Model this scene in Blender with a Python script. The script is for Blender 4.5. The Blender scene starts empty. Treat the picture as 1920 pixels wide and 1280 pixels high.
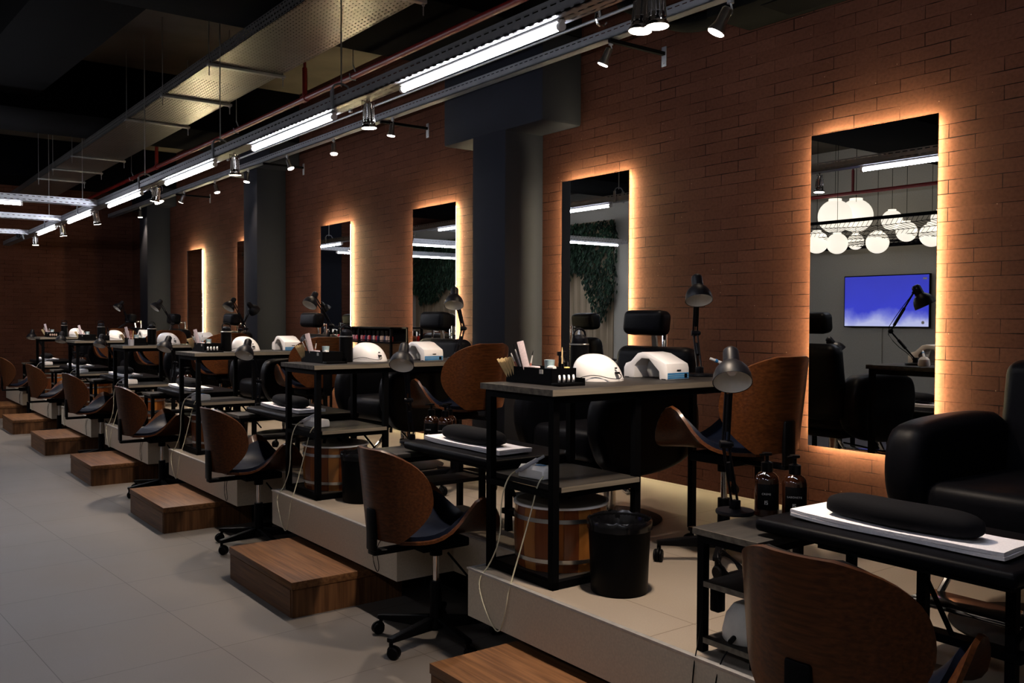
import bpy, bmesh, math, random
from mathutils import Vector, Matrix
PI = math.pi
rnd = random.Random(7)
SC = bpy.context.scene
COL = SC.collection

# ------------------------------------------------------------------ camera
cam = bpy.data.cameras.new('camera'); camo = bpy.data.objects.new('camera', cam); COL.objects.link(camo)
cr, cu, cf = Vector((.80262,-.59647,.00388)), Vector((.0117,.02223,.99968)), Vector((.59637,.80233,-.02482))
M = Matrix((( cr.x, cu.x,-cf.x,0),(cr.y,cu.y,-cf.y,0),(cr.z,cu.z,-cf.z,1.43),(0,0,0,1)))
camo.matrix_world = M
cam.sensor_width = 36; cam.sensor_fit = 'HORIZONTAL'; cam.lens = 1710.95/1920*36
cam.clip_start = .05; cam.clip_end = 100
SC.camera = camo
# ------------------------------------------------------------------ world, exposure
w = bpy.data.worlds.new('world'); SC.world = w; w.use_nodes = True
w.node_tree.nodes['Background'].inputs[0].default_value = (.5,.55,.7,1)
w.node_tree.nodes['Background'].inputs[1].default_value = .002
vs = SC.view_settings
vs.view_transform = 'Standard'; vs.look = 'None'; vs.gamma = 1; vs.exposure = 0.08; vs.use_curve_mapping = False
SC.cycles.use_denoising = True
SC.cycles.max_bounces = 8; SC.cycles.diffuse_bounces = 4; SC.cycles.glossy_bounces = 5
SC.cycles.transparent_max_bounces = 24; SC.cycles.transmission_bounces = 6
SC.cycles.sample_clamp_indirect = 4; SC.cycles.caustics_reflective = False; SC.cycles.caustics_refractive = False
TUBE_E, SPOT_W, LED_E, GLOBE_E = 72.0, 105.0, 330.0, 1.1

# ------------------------------------------------------------------ materials
MATS = {}
def nodes(name):
    m = bpy.data.materials.new(name); m.use_nodes = True; nt = m.node_tree
    MATS[name] = m
    return m, nt, nt.nodes['Principled BSDF']
def N(nt, t, **k):
    n = nt.nodes.new(t)
    for a, b in k.items():
        if a[0] == 'i' and a[1:].isdigit(): n.inputs[int(a[1:])].default_value = b
        else: setattr(n, a, b)
    return n
def L(nt, a, b): nt.links.new(a, b)
def mth(nt, op, a, b=None):
    n = nt.nodes.new('ShaderNodeMath'); n.operation = op
    for i, v in enumerate((a, b)):
        if v is None: continue
        if isinstance(v, (int, float)): n.inputs[i].default_value = v
        else: L(nt, v, n.inputs[i])
    return n.outputs[0]
def ramp(nt, fac, stops):
    n = nt.nodes.new('ShaderNodeValToRGB'); L(nt, fac, n.inputs[0])
    e = n.color_ramp.elements
    while len(e) < len(stops): e.new(.5)
    for x, (p, c) in zip(e, stops): x.position = p; x.color = (*c, 1)
    return n.outputs[0]
def objc(nt): return nt.nodes.new('ShaderNodeTexCoord').outputs['Object']
def plain(name, c, rough=.5, metal=0, var=.12, scale=30, bump=0, spec=.5, coat=0):
    m, nt, p = nodes(name)
    no = N(nt, 'ShaderNodeTexNoise'); no.inputs['Scale'].default_value = scale; no.inputs['Detail'].default_value = 3
    L(nt, objc(nt), no.inputs['Vector'])
    lo = tuple(x*(1-var) for x in c); hi = tuple(min(1,x*(1+var)) for x in c)
    L(nt, ramp(nt, no.outputs['Fac'], [(.3, lo), (.7, hi)]), p.inputs['Base Color'])
    p.inputs['Roughness'].default_value = rough; p.inputs['Metallic'].default_value = metal
    p.inputs['Specular IOR Level'].default_value = spec; p.inputs['Coat Weight'].default_value = coat
    if bump:
        b = N(nt, 'ShaderNodeBump'); b.inputs['Strength'].default_value = bump; b.inputs['Distance'].default_value = .002
        L(nt, no.outputs['Fac'], b.inputs['Height']); L(nt, b.outputs[0], p.inputs['Normal'])
    return m
def emis(name, c, s):
    m, nt, p = nodes(name)
    p.inputs['Base Color'].default_value = (*[x*.8 for x in c], 1)
    p.inputs['Emission Color'].default_value = (*c, 1); p.inputs['Emission Strength'].default_value = s
    return m
def brick(name, ax):
    m, nt, p = nodes(name)
    s = N(nt, 'ShaderNodeSeparateXYZ'); L(nt, objc(nt), s.inputs[0])
    cb = N(nt, 'ShaderNodeCombineXYZ'); L(nt, s.outputs[ax], cb.inputs[0]); L(nt, s.outputs[2], cb.inputs[1])
    # a slight wander of the courses
    wn = N(nt, 'ShaderNodeTexNoise'); wn.inputs['Scale'].default_value = 3; L(nt, cb.outputs[0], wn.inputs['Vector'])
    wv = N(nt, 'ShaderNodeVectorMath', operation='MULTIPLY_ADD'); L(nt, wn.outputs['Color'], wv.inputs[0])
    wv.inputs[1].default_value = (.012,.006,0); L(nt, cb.outputs[0], wv.inputs[2])
    br = N(nt, 'ShaderNodeTexBrick', offset=.5, offset_frequency=2)
    L(nt, wv.outputs[0], br.inputs['Vector'])
    br.inputs['Color1'].default_value = (.086,.0335,.0205,1); br.inputs['Color2'].default_value = (.071,.0265,.0160,1)
    br.inputs['Mortar'].default_value = (.008,.0032,.002,1)
    br.inputs['Scale'].default_value = 1; br.inputs['Mortar Size'].default_value = .0016; br.inputs['Mortar Smooth'].default_value = .35
    br.inputs['Bias'].default_value = 0; br.inputs['Brick Width'].default_value = .25; br.inputs['Row Height'].default_value = .0655
    n1 = N(nt, 'ShaderNodeTexNoise'); n1.inputs['Scale'].default_value = 60; n1.inputs['Detail'].default_value = 5; L(nt, cb.outputs[0], n1.inputs['Vector'])
    gn = N(nt, 'ShaderNodeTexNoise'); gn.inputs['Scale'].default_value = 5; gn.inputs['Detail'].default_value = 3; L(nt, cb.outputs[0], gn.inputs['Vector'])
    L(nt, mth(nt, 'MULTIPLY', mth(nt, 'MAXIMUM', mth(nt, 'SUBTRACT', gn.outputs['Fac'], .355), .0), .0095), br.inputs['Mortar Size'])
    n2 = N(nt, 'ShaderNodeTexNoise'); n2.inputs['Scale'].default_value = 2.2; n2.inputs['Detail'].default_value = 3; L(nt, cb.outputs[0], n2.inputs['Vector'])
    v1 = ramp(nt, n1.outputs['Fac'], [(.25,(.74,.74,.74)),(.6,(1,1,1)),(.85,(1.0,1.0,1.0))])
    v2 = ramp(nt, n2.outputs['Fac'], [(.3,(.8,.8,.82)),(.7,(1,1,1))])
    mx = N(nt, 'ShaderNodeMixRGB', blend_type='MULTIPLY'); mx.inputs[0].default_value = 1
    L(nt, br.outputs['Color'], mx.inputs[1]); L(nt, v1, mx.inputs[2])
    m2 = N(nt, 'ShaderNodeMixRGB', blend_type='MULTIPLY'); m2.inputs[0].default_value = 1
    L(nt, mx.outputs[0], m2.inputs[1]); L(nt, v2, m2.inputs[2])
    # pale grit specks
    sp = N(nt, 'ShaderNodeTexVoronoi'); sp.inputs['Scale'].default_value = 16; L(nt, cb.outputs[0], sp.inputs['Vector'])
    spf = ramp(nt, sp.outputs['Distance'], [(.02,(1,1,1)),(.045,(0,0,0))])
    m3 = N(nt, 'ShaderNodeMixRGB'); L(nt, spf, m3.inputs[0]); L(nt, m2.outputs[0], m3.inputs[1]); m3.inputs[2].default_value = (.26,.18,.14,1)
    L(nt, m3.outputs[0], p.inputs['Base Color'])
    p.inputs['Roughness'].default_value = .9; p.inputs['Specular IOR Level'].default_value = .06
    h = mth(nt, 'SUBTRACT', mth(nt, 'MULTIPLY', n1.outputs['Fac'], .35), br.outputs['Fac'])
    b = N(nt, 'ShaderNodeBump'); b.inputs['Strength'].default_value = .7; b.inputs['Distance'].default_value = .004
    L(nt, h, b.inputs['Height']); L(nt, b.outputs[0], p.inputs['Normal'])
    return m
def wood(name, c1, c2, rough, along, scale=1, coat=0):
    m, nt, p = nodes(name)
    mp = N(nt, 'ShaderNodeMapping'); L(nt, objc(nt), mp.inputs[0])
    sc = [22*scale]*3; sc[along] = 1.0*scale; mp.inputs['Scale'].default_value = sc
    n = N(nt, 'ShaderNodeTexNoise'); n.inputs['Scale'].default_value = 1; n.inputs['Detail'].default_value = 6; n.inputs['Distortion'].default_value = .25
    L(nt, mp.outputs[0], n.inputs['Vector'])
    L(nt, ramp(nt, n.outputs['Fac'], [(.32, c1), (.5, tuple((a+b)/2 for a,b in zip(c1,c2))), (.68, c2)]), p.inputs['Base Color'])
    p.inputs['Specular IOR Level'].default_value = .2; p.inputs['Roughness'].default_value = rough; p.inputs['Coat Weight'].default_value = coat; p.inputs['Coat Roughness'].default_value = .15
    b = N(nt, 'ShaderNodeBump'); b.inputs['Strength'].default_value = .15; b.inputs['Distance'].default_value = .001
    L(nt, n.outputs['Fac'], b.inputs['Height']); L(nt, b.outputs[0], p.inputs['Normal'])
    return m
def slotted(name, c, ax, pu, pv, hu, hv, rough=.4):
    # galvanised sheet with punched slots: the slots are holes
    m, nt, p = nodes(name)
    s = N(nt, 'ShaderNodeSeparateXYZ'); L(nt, objc(nt), s.inputs[0])
    o = s.outputs
    u = o[ax]; v = mth(nt, 'ADD', o[1-ax], o[2])
    vr = mth(nt, 'DIVIDE', v, pv); row = mth(nt, 'FLOOR', vr)
    uu = mth(nt, 'ADD', mth(nt, 'DIVIDE', u, pu), mth(nt, 'MULTIPLY', row, .5))
    fu = mth(nt, 'ABSOLUTE', mth(nt, 'SUBTRACT', mth(nt, 'FRACT', uu), .5))
    fv = mth(nt, 'ABSOLUTE', mth(nt, 'SUBTRACT', mth(nt, 'FRACT', vr), .5))
    hole = mth(nt, 'MULTIPLY', mth(nt, 'LESS_THAN', fu, hu), mth(nt, 'LESS_THAN', fv, hv))
    no = N(nt, 'ShaderNodeTexNoise'); no.inputs['Scale'].default_value = 8; L(nt, objc(nt), no.inputs['Vector'])
    L(nt, ramp(nt, no.outputs['Fac'], [(.3, tuple(x*.8 for x in c)), (.7, c)]), p.inputs['Base Color'])
    p.inputs['Metallic'].default_value = .6; p.inputs['Roughness'].default_value = rough
    L(nt, mth(nt, 'SUBTRACT', 1, hole), p.inputs['Alpha'])
    return m
brick('brick_right', 1); brick('brick_far', 0)
def tiles(name, size, rot, ox, oy, c1, c2, grout, rough, warm=0):
    m, nt, p = nodes(name)
    mp = N(nt, 'ShaderNodeMapping'); L(nt, objc(nt), mp.inputs[0]); mp.vector_type = 'TEXTURE'
    mp.inputs['Location'].default_value = (ox, oy, 0); mp.inputs['Rotation'].default_value = (0, 0, rot)
    br = N(nt, 'ShaderNodeTexBrick', offset=0, offset_frequency=1); L(nt, mp.outputs[0], br.inputs['Vector'])
    br.inputs['Color1'].default_value = (1,1,1,1); br.inputs['Color2'].default_value = (.93,.93,.93,1); br.inputs['Mortar'].default_value = (*grout,1)
    br.inputs['Scale'].default_value = 1; br.inputs['Brick Width'].default_value = size[0]; br.inputs['Row Height'].default_value = size[1]
    br.inputs['Mortar Size'].default_value = .0022; br.inputs['Mortar Smooth'].default_value = .2
    n = N(nt, 'ShaderNodeTexNoise'); n.inputs['Scale'].default_value = 1.6; n.inputs['Detail'].default_value = 6; L(nt, objc(nt), n.inputs['Vector'])
    n3 = N(nt, 'ShaderNodeTexNoise'); n3.inputs['Scale'].default_value = 180; L(nt, objc(nt), n3.inputs['Vector'])
    col = ramp(nt, n.outputs['Fac'], [(.3, c1), (.7, c2)])
    g = ramp(nt, n3.outputs['Fac'], [(.3,(.9,.9,.9)),(.7,(1,1,1))])
    a = N(nt, 'ShaderNodeMixRGB', blend_type='MULTIPLY'); a.inputs[0].default_value = 1; L(nt, col, a.inputs[1]); L(nt, g, a.inputs[2])
    b = N(nt, 'ShaderNodeMixRGB', blend_type='MULTIPLY'); b.inputs[0].default_value = 1; L(nt, a.outputs[0], b.inputs[1]); L(nt, br.outputs['Color'], b.inputs[2])
    L(nt, b.outputs[0], p.inputs['Base Color'])
    L(nt, ramp(nt, n.outputs['Fac'], [(.3,(rough,)*3),(.7,(rough*1.25,)*3)]), p.inputs['Roughness'])
    return m
tiles('floor_tile', (.63,.63), math.radians(3.9), 1.29, 4.53, (.120,.104,.090), (.148,.130,.113), (.35,.3,.27), .45)
tiles('platform_tile', (.62,1.2), 0, 2.325, 2.09, (.215,.178,.142), (.25,.21,.165), (.45,.38,.32), .55)
plain('platform_face', (.56,.48,.37), .6, var=.08, scale=120)
plain('edge_trim', (.55,.54,.52), .35, .7)
plain('recess_black', (.002,.002,.002), .9, spec=.05)
plain('navy_paint', (.0034,.0041,.0085), .8, var=.1, scale=4, bump=.1, spec=.2)
plain('beam_paint', (.0014,.0015,.0024), 1.0, spec=.04)
plain('slab_concrete', (.075,.060,.042), .9, var=.25, scale=2.5, bump=.3)
plain('grey_wall', (.40,.375,.32), .9, var=.05, scale=60)
wood('step_wood', (.070,.029,.0105), (.170,.078,.030), .5, 1, 2.6)
wood('walnut', (.036,.0105,.003), (.085,.027,.007), .36, 1, 5, .15)
wood('step_side', (.062,.026,.010), (.150,.068,.027), .5, 2, 2.6)
wood('walnut_edge', (.40,.19,.07), (.55,.28,.12), .35, 1, 1)
wood('desk_board', (.008,.0072,.0065), (.026,.022,.019), .55, 0, 1.6)
wood('board_edge', (.10,.085,.066), (.21,.18,.14), .5, 0, 2)
wood('barrel_dark', (.10,.024,.006), (.17,.046,.012), .3, 2, 1.5, .4)
wood('barrel_mid', (.16,.047,.010), (.25,.080,.018), .3, 2, 1.5, .4)
wood('barrel_light', (.26,.095,.020), (.34,.135,.032), .3, 2, 1.5, .4)
wood('plank_wall', (.20,.15,.09), (.36,.28,.19), .6, 2, .6)
plain('black_steel', (.0016,.0016,.002), .6, .0, spec=.04)
plain('black_plastic', (.0018,.0018,.0022), .42, spec=.07)
plain('black_leather', (.0028,.0028,.0038), .42, var=.2, scale=90, bump=.2, spec=.05)
plain('navy_leather', (.0035,.0055,.013), .42, var=.2, scale=90, bump=.2, spec=.08)
plain('black_fabric', (.0020,.0020,.0034), .85, var=.25, scale=200, bump=.2, spec=.12)
plain('lamp_black', (.003,.003,.0045), .42, spec=.10)
plain('lamp_white', (.75,.71,.64), .5, var=.05)
plain('chrome', (.82,.80,.78), .12, 1, var=.04)
plain('steel', (.55,.54,.52), .3, 1, var=.08)
plain('zinc', (.30,.31,.33), .42, .6, var=.15, scale=12)
plain('white_plastic', (.88,.85,.83), .3, var=.02, coat=.3)
plain('grey_plastic', (.36,.36,.40), .4)
plain('pale_blue', (.50,.66,.70), .4, var=.04)
plain('blue_panel', (.03,.20,.45), .35)
plain('dark_blue', (.02,.025,.08), .4)
plain('towel', (.80,.78,.82), .95, var=.06, scale=160, bump=.6)
plain('red_paint', (.17,.009,.008), .4, var=.15)
plain('barrel_lid', (.20,.165,.125), .4, var=.12, scale=5)
plain('bag_film', (.003,.003,.004), .2, var=.3, spec=.5)
plain('cord_white', (.62,.58,.42), .5)
plain('stick_wood', (.72,.52,.25), .6)
plain('brush_red', (.40,.13,.09), .4)
plain('file_pink', (.58,.48,.50), .8, var=.15, scale=250)
plain('green', (.22,.50,.32), .5)
plain('yellow', (.75,.55,.18), .5)
plain('polish_red', (.45,.03,.04), .12)
plain('polish_pink', (.65,.30,.34), .12)
plain('polish_nude', (.60,.42,.34), .12)
plain('polish_white', (.7,.66,.66), .12)
plain('leaf', (.020,.060,.026), .6, var=.5, scale=40)
plain('leaf_dark', (.010,.030,.014), .7, var=.5, scale=40)
plain('print_white', (.55,.53,.50), .6)
m, nt, p = nodes('mirror_glass'); p.inputs['Base Color'].default_value = (.80,.82,.82,1); p.inputs['Metallic'].default_value = 1; p.inputs['Roughness'].default_value = 0
nn = N(nt,'ShaderNodeTexNoise'); nn.inputs['Scale'].default_value = .5; L(nt, objc(nt), nn.inputs['Vector'])
L(nt, ramp(nt, nn.outputs['Fac'], [(0,(.78,.80,.80)),(1,(.83,.85,.85))]), p.inputs['Base Color'])
m, nt, p = nodes('amber_glass'); p.inputs['Base Color'].default_value = (.09,.028,.008,1); p.inputs['Roughness'].default_value = .06; p.inputs['Coat Weight'].default_value = .6
nn = N(nt,'ShaderNodeTexNoise'); nn.inputs['Scale'].default_value = 9; L(nt, objc(nt), nn.inputs['Vector'])
L(nt, ramp(nt, nn.outputs['Fac'], [(.3,(.012,.004,.002)),(.7,(.026,.008,.003))]), p.inputs['Base Color'])
m, nt, p = nodes('clear_film'); p.inputs['Base Color'].default_value = (.75,.74,.72,1); p.inputs['Roughness'].default_value = .2; p.inputs['Transmission Weight'].default_value = .6; p.inputs['IOR'].default_value = 1.1
emis('tube_glow', (.87,.89,1.0), TUBE_E)
emis('halogen_glow', (1.0,.86,.72), 25)
emis('led_glow', (1.0,.83,.47), LED_E)
emis('globe_glow', (1.0,.90,.76), GLOBE_E)
slotted('slot_tray', (.34,.35,.37), 1, .055, .036, .34, .14)
slotted('slot_tray_x', (.80,.83,.88), 0, .055, .036, .34, .14)
slotted('punched_tray', (.25,.24,.225), 1, .046, .030, .27, .22, .33)
# television picture: blue sky above a bank of cloud
m, nt, p = nodes('tv_picture')
s = N(nt,'ShaderNodeSeparateXYZ'); oc = objc(nt); L(nt, oc, s.inputs[0])
nn = N(nt,'ShaderNodeTexNoise'); nn.inputs['Scale'].default_value = 3.2; nn.inputs['Detail'].default_value = 4; L(nt, oc, nn.inputs['Vector'])
hh = mth(nt,'ADD', s.outputs[2], mth(nt,'MULTIPLY', mth(nt,'SUBTRACT', nn.outputs['Fac'], .5), -.34))
cc = ramp(nt, mth(nt,'ADD', hh, .5), [(.19,(.52,.54,.86)),(.30,(.19,.21,.72)),(.40,(.035,.045,.60)),(.8,(.028,.035,.50))])
L(nt, cc, p.inputs['Emission Color']); p.inputs['Emission Strength'].default_value = 1.0; p.inputs['Base Color'].default_value = (.01,.01,.01,1)

# ------------------------------------------------------------------ mesh builder
class MB:
    def __init__(s): s.v = []; s.f = []; s.m = []; s.mi = 0; s.mats = []
    def use(s, name):
        if name not in s.mats: s.mats.append(name)
        s.mi = s.mats.index(name); return s
    def add(s, vs, fs):
        k = len(s.v); s.v += [tuple(v) for v in vs]
        for f in fs: s.f.append(tuple(i+k for i in f)); s.m.append(s.mi)
        return s
    def bm(s, b, mat=None):
        b.verts.ensure_lookup_table(); b.verts.index_update()
        if mat is not None: bmesh.ops.transform(b, matrix=mat, verts=b.verts)
        s.add([v.co[:] for v in b.verts], [[v.index for v in f.verts] for f in b.faces]); b.free(); return s
    def box(s, x0, x1, y0, y1, z0, z1, bev=0, seg=2, mat=None):
        b = bmesh.new(); bmesh.ops.create_cube(b, size=1)
        for v in b.verts:
            v.co = Vector(((x0+x1)/2+v.co.x*(x1-x0), (y0+y1)/2+v.co.y*(y1-y0), (z0+z1)/2+v.co.z*(z1-z0)))
        if bev: bmesh.ops.bevel(b, geom=b.edges[:], offset=bev, segments=seg, profile=.5, affect='EDGES')
        return s.bm(b, mat)
    def prism(s, poly, a0, a1, plane='xz', bev=0, seg=3, mat=None):
        # poly in the given plane, extruded along the third axis from a0 to a1
        b = bmesh.new()
        def P(p, a): return {'xz':(p[0],a,p[1]), 'yz':(a,p[0],p[1]), 'xy':(p[0],p[1],a)}[plane]
        A = [b.verts.new(P(p,a0)) for p in poly]; B = [b.verts.new(P(p,a1)) for p in poly]
        n = len(poly); b.faces.new(A); b.faces.new(B[::-1])
        for i in range(n): b.faces.new((A[i],B[i],B[(i+1)%n],A[(i+1)%n]))
        bmesh.ops.recalc_face_normals(b, faces=b.faces)
        if bev:
            es = [e for e in b.edges if abs(e.calc_face_angle(0)) > .9]
            bmesh.ops.bevel(b, geom=es, offset=bev, segments=seg, profile=.5, affect='EDGES')
        return s.bm(b, mat)
    def cyl(s, p, q, r, r2=None, n=14, cap=True):
        p, q = Vector(p), Vector(q); r2 = r if r2 is None else r2
        d = (q-p).normalized(); a = d.orthogonal().normalized(); c = d.cross(a)
        vs = []
        for P, R in ((p,r),(q,r2)):
            vs += [P+(a*math.cos(2*PI*i/n)+c*math.sin(2*PI*i/n))*R for i in range(n)]
        fs = [(i,(i+1)%n,n+(i+1)%n,n+i) for i in range(n)]
        if cap: fs += [tuple(range(n))[::-1], tuple(range(n,2*n))]
        return s.add(vs, fs)
    def lathe(s, prof, o=(0,0,0), ax=(0,0,1), n=28, a0=0, a1=2*PI):
        ax = Vector(ax).normalized(); a = Vector((1,0,0)) if abs(ax.z) > .99 else ax.orthogonal().normalized(); c = ax.cross(a); o = Vector(o)
        full = abs(a1-a0-2*PI) < 1e-6; m = n if full else n+1
        vs = []
        for r, z in prof:
            vs += [o+ax*z+(a*math.cos(a0+(a1-a0)*i/n)+c*math.sin(a0+(a1-a0)*i/n))*max(r,1e-5) for i in range(m)]
        fs = []
        for j in range(len(prof)-1):
            for i in range(n):
                i2 = (i+1)%m
                fs.append((j*m+i, j*m+i2, (j+1)*m+i2, (j+1)*m+i))
        return s.add(vs, fs)
    def tube(s, pts, r, n=8, smooth=0):
        P = [Vector(p) for p in pts]
        for _ in range(smooth):
            Q = [P[0]]
            for a, b in zip(P, P[1:]): Q += [a*.75+b*.25, a*.25+b*.75]
            P = Q+[P[-1]]
        up = Vector((.13,.31,.94)); vs = []
        for i, p in enumerate(P):
            d = (P[min(i+1,len(P)-1)]-P[max(i-1,0)]).normalized()
            a = d.cross(up)
            a = a.normalized() if a.length > .05 else d.orthogonal().normalized()
            c = d.cross(a); vs += [p+(a*math.cos(2*PI*k/n)+c*math.sin(2*PI*k/n))*r for k in range(n)]
        fs = [(i*n+k, i*n+(k+1)%n, (i+1)*n+(k+1)%n, (i+1)*n+k) for i in range(len(P)-1) for k in range(n)]
        fs += [tuple(range(n))[::-1], tuple(range((len(P)-1)*n, len(P)*n))]
        return s.add(vs, fs)
    def sheet(s, fn, nu, nv, t):
        # a bent panel: fn(u,v) -> point, given thickness along its normal
        G = [[Vector(fn(i/nu, -1+2*j/nv)) for j in range(nv+1)] for i in range(nu+1)]
        vs = []; off = []
        for i in range(nu+1):
            for j in range(nv+1):
                a = G[min(i+1,nu)][j]-G[max(i-1,0)][j]; b = G[i][min(j+1,nv)]-G[i][max(j-1,0)]
                nrm = a.cross(b).normalized(); vs.append(G[i][j]+nrm*t/2); off.append(G[i][j]-nrm*t/2)
        K = len(vs); W = nv+1; fs = []
        for i in range(nu):
            for j in range(nv):
                q = (i*W+j, i*W+j+1, (i+1)*W+j+1, (i+1)*W+j)
                fs.append(q[::-1]); fs.append(tuple(x+K for x in q))
        rim = [j for j in range(W)]+[i*W+nv for i in range(1,nu+1)]+[nu*W+j for j in range(nv-1,-1,-1)]+[i*W for i in range(nu-1,0,-1)]
        for a, b in zip(rim, rim[1:]+rim[:1]): fs.append((a, b, b+K, a+K))
        return s.add(vs+off, fs)
    def make(s, name, mat=None, parent=None, ang=35, loc=None):
        me = bpy.data.meshes.new(name); me.from_pydata(s.v, [], s.f)
        for x in (s.mats or [mat]): me.materials.append(MATS[x])
        if s.mats: me.polygons.foreach_set('material_index', s.m)
        b = bmesh.new(); b.from_mesh(me); bmesh.ops.recalc_face_normals(b, faces=b.faces); b.to_mesh(me); b.free()
        me.polygons.foreach_set('use_smooth', [True]*len(me.polygons))
        me.set_sharp_from_angle(angle=math.radians(ang)); me.update()
        o = bpy.data.objects.new(name, me); COL.objects.link(o)
        if loc is not None:
            me.transform(Matrix.Translation(-Vector(loc))); o.location = loc
        if parent is not None: o.parent = parent
        return o
def tag(o, label, cat, group=None, kind=None):
    o['label'] = label; o['category'] = cat
    if group: o['group'] = group
    if kind: o['kind'] = kind
    return o
def struct(o, label=None):
    o['kind'] = 'structure'
    if label: o['label'] = label
    return o
def thing(name, label, cat, loc=(0,0,0), rz=0, group=None):
    o = bpy.data.objects.new(name, None); COL.objects.link(o); o.empty_display_size = .05
    o.location = loc; o.rotation_euler = (0,0,rz)
    return tag(o, label, cat, group)
def dup(o, loc=None, rz=None, label=None, parent=None, group=None):
    c = o.copy(); COL.objects.link(c)
    if parent is not None: c.parent = parent
    for ch in [x for x in o.children]: dup(ch, parent=c)
    if loc is not None: c.location = loc
    if rz is not None: c.rotation_euler = (0,0,rz)
    if label: c['label'] = label
    if group: c['group'] = group
    return c
ORD = ['nearest','second','third','fourth','fifth','sixth','seventh','eighth','ninth','tenth','eleventh','twelfth']
def cnt(k): return 'nearest the camera' if k == 0 else ORD[k]+' from the camera'

# ------------------------------------------------------------------ room shell
WX, FY, CZ, PER = 4.231, 16.9, 3.94, 2.104
H0 = .4                                   # platform top
struct(MB().box(-3.8, 4.45, -3, 17.1, -.12, 0).make('floor', 'floor_tile'), 'grey beige large format floor tiles of the aisle')
struct(MB().box(WX, WX+.2, -3, 17.1, 0, CZ).make('wall_right', 'brick_right'), 'red brick wall with thin dark joints behind the mirrors')
struct(MB().box(-3.6, WX, FY, FY+.2, 0, CZ).make('wall_far', 'brick_far'), 'red brick wall at the far end of the salon')
struct(MB().box(-3.8, -3.6, -3, 17.1, 0, CZ).make('wall_left', 'grey_wall'), 'plain grey wall seen in the mirrors')
struct(MB().box(-3.6, WX, -3.2, -3, 0, CZ).make('wall_back', 'grey_wall'))
struct(MB().box(-3.6, -1.5, 10.15, FY, 0, 3.35).make('wall_partition', 'grey_wall'), 'grey partition wall carrying planks and greenery, seen in the mirrors')
struct(MB().box(-3.8, 4.45, -3.2, 17.1, CZ, CZ+.15).make('ceiling', 'slab_concrete'), 'raw concrete ceiling slab between dark beams')
# beams across the room, each with its wall column and haunch
for i, (y0, y1, yc0, yc1) in enumerate(((4.88,6.13,5.31,5.73),(9.71,10.95,10.1,10.52),(14.3,15.5,14.63,15.06),(.1,1.3,.5,.92))):
    o = MB().box(-3.6, WX, y0, y1, 3.40, CZ, .01)
    struct(o.make('ceiling_beam' if i == 0 else 'ceiling_beam', 'beam_paint'), 'dark painted concrete beam crossing the ceiling, number %s along the room' % ['one','two','three','four'][i])
    if i < 3:
        c = MB().box(3.88, WX, yc0, yc1, 0, 3.40, .012, 2)
        c.box(3.876, WX, y0, y1, 2.78 + (.0 if i == 0 else .35), 3.40, .02, 2)
        struct(c.make('wall_column', 'navy_paint'), 'dark navy painted column on the brick wall, %s' % cnt(i))
b = MB()
b.prism([(1.55,-3),(2.2,-3),(1.15+.05,17.0),(.55,17.0)], 3.52, CZ, 'xy')
struct(b.make('ceiling_beam', 'beam_paint'), 'dark long beam running down the length of the ceiling')

struct(MB().box(.15,1.3,FY-.06,FY-.001,0,3.35).make('dark_panel_1','navy_paint'), 'tall dark panel added on the far wall to darken the mirror reflection')  # dark panel added out of direct view so the fourth mirror reflects black
# platform: continuous deck with notches for the low stools, floating on a dark recessed plinth
def plat():
    XF, XN, T = 2.11, 2.425, .2
    out = []
    n = 9
    pts = []
    y = 1.625-PER*2
    for k in range(-2, 7):
        a = 1.625+PER*k; e = min(a+1.484, FY)
        if a >= FY: break
        pts.append((a, e))
    d = MB().use('platform_tile')
    d.box(XN, WX, -2.58, FY, H0-T, H0)
    for a, e in pts: d.box(XF, XN, a, e, H0-T, H0)
    d.use('platform_face')
    for a, e in pts:
        d.box(XF-.012, XF, a-.012, e+.012, H0-T, H0-.004)
        d.box(XF, XN-.012, a-.012, a, H0-T, H0-.004); d.box(XF, XN-.012, e, e+.012, H0-T, H0-.004)
        d.box(XN-.012, XN, e+.012, min(e+PER-1.484-.012, FY), H0-T, H0-.004)
    d.use('edge_trim')
    for a, e in pts:
        d.box(XF-.016, XF+.004, a-.016, e+.016, H0-.006, H0+.002)
        d.box(XF, XN-.012, a-.016, a+.004, H0-.006, H0+.002); d.box(XF, XN-.012, e-.004, e+.016, H0-.006, H0+.002)
        d.box(XN-.016, XN+.004, e+.01, min(e+PER-1.484-.01, FY), H0-.006, H0+.002)
    struct(d.make('platform', 'platform_tile'), 'raised beige tiled platform with notches along the brick wall')
    struct(MB().box(2.62, WX, -2.5, FY, 0, H0-T).make('platform_plinth', 'recess_black'), 'dark recessed plinth under the platform')
plat()

# ------------------------------------------------------------------ mirrors with light behind
MIR = [(2.274,2.971),(4.36,5.046),(6.436,7.139),(8.381,9.073),(10.905,11.59),(12.996,13.67)]
for i, (a, e) in enumerate(MIR):
    t = thing('wall_mirror', 'tall frameless backlit mirror on the brick wall, %s' % cnt(i), 'mirror', (WX, a, .76), 0, 'backlit mirrors along the brick wall')
    h = 2.4075-.76; wd = e-a
    MB().box(-.041, -.036, 0, wd, 0, h).make('mirror_pane', 'mirror_glass', t)
    MB().box(-.036, -.016, .035, wd-.035, .035, h-.035).make('backing_frame', 'black_steel', t)
    led = MB()
    for q in ((.026,.034,.03,h-.03),(wd-.034,wd-.026,.03,h-.03),(.034,wd-.034,h-.034,h-.026),(.034,wd-.034,.026,.034)):
        led.box(-.030, -.018, *q)
    led.make('light_strip', 'led_glow', t)
    MB().box(-.016, -.001, .2, wd-.2, .3, h-.3).make('wall_mount', 'black_steel', t)

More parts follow.
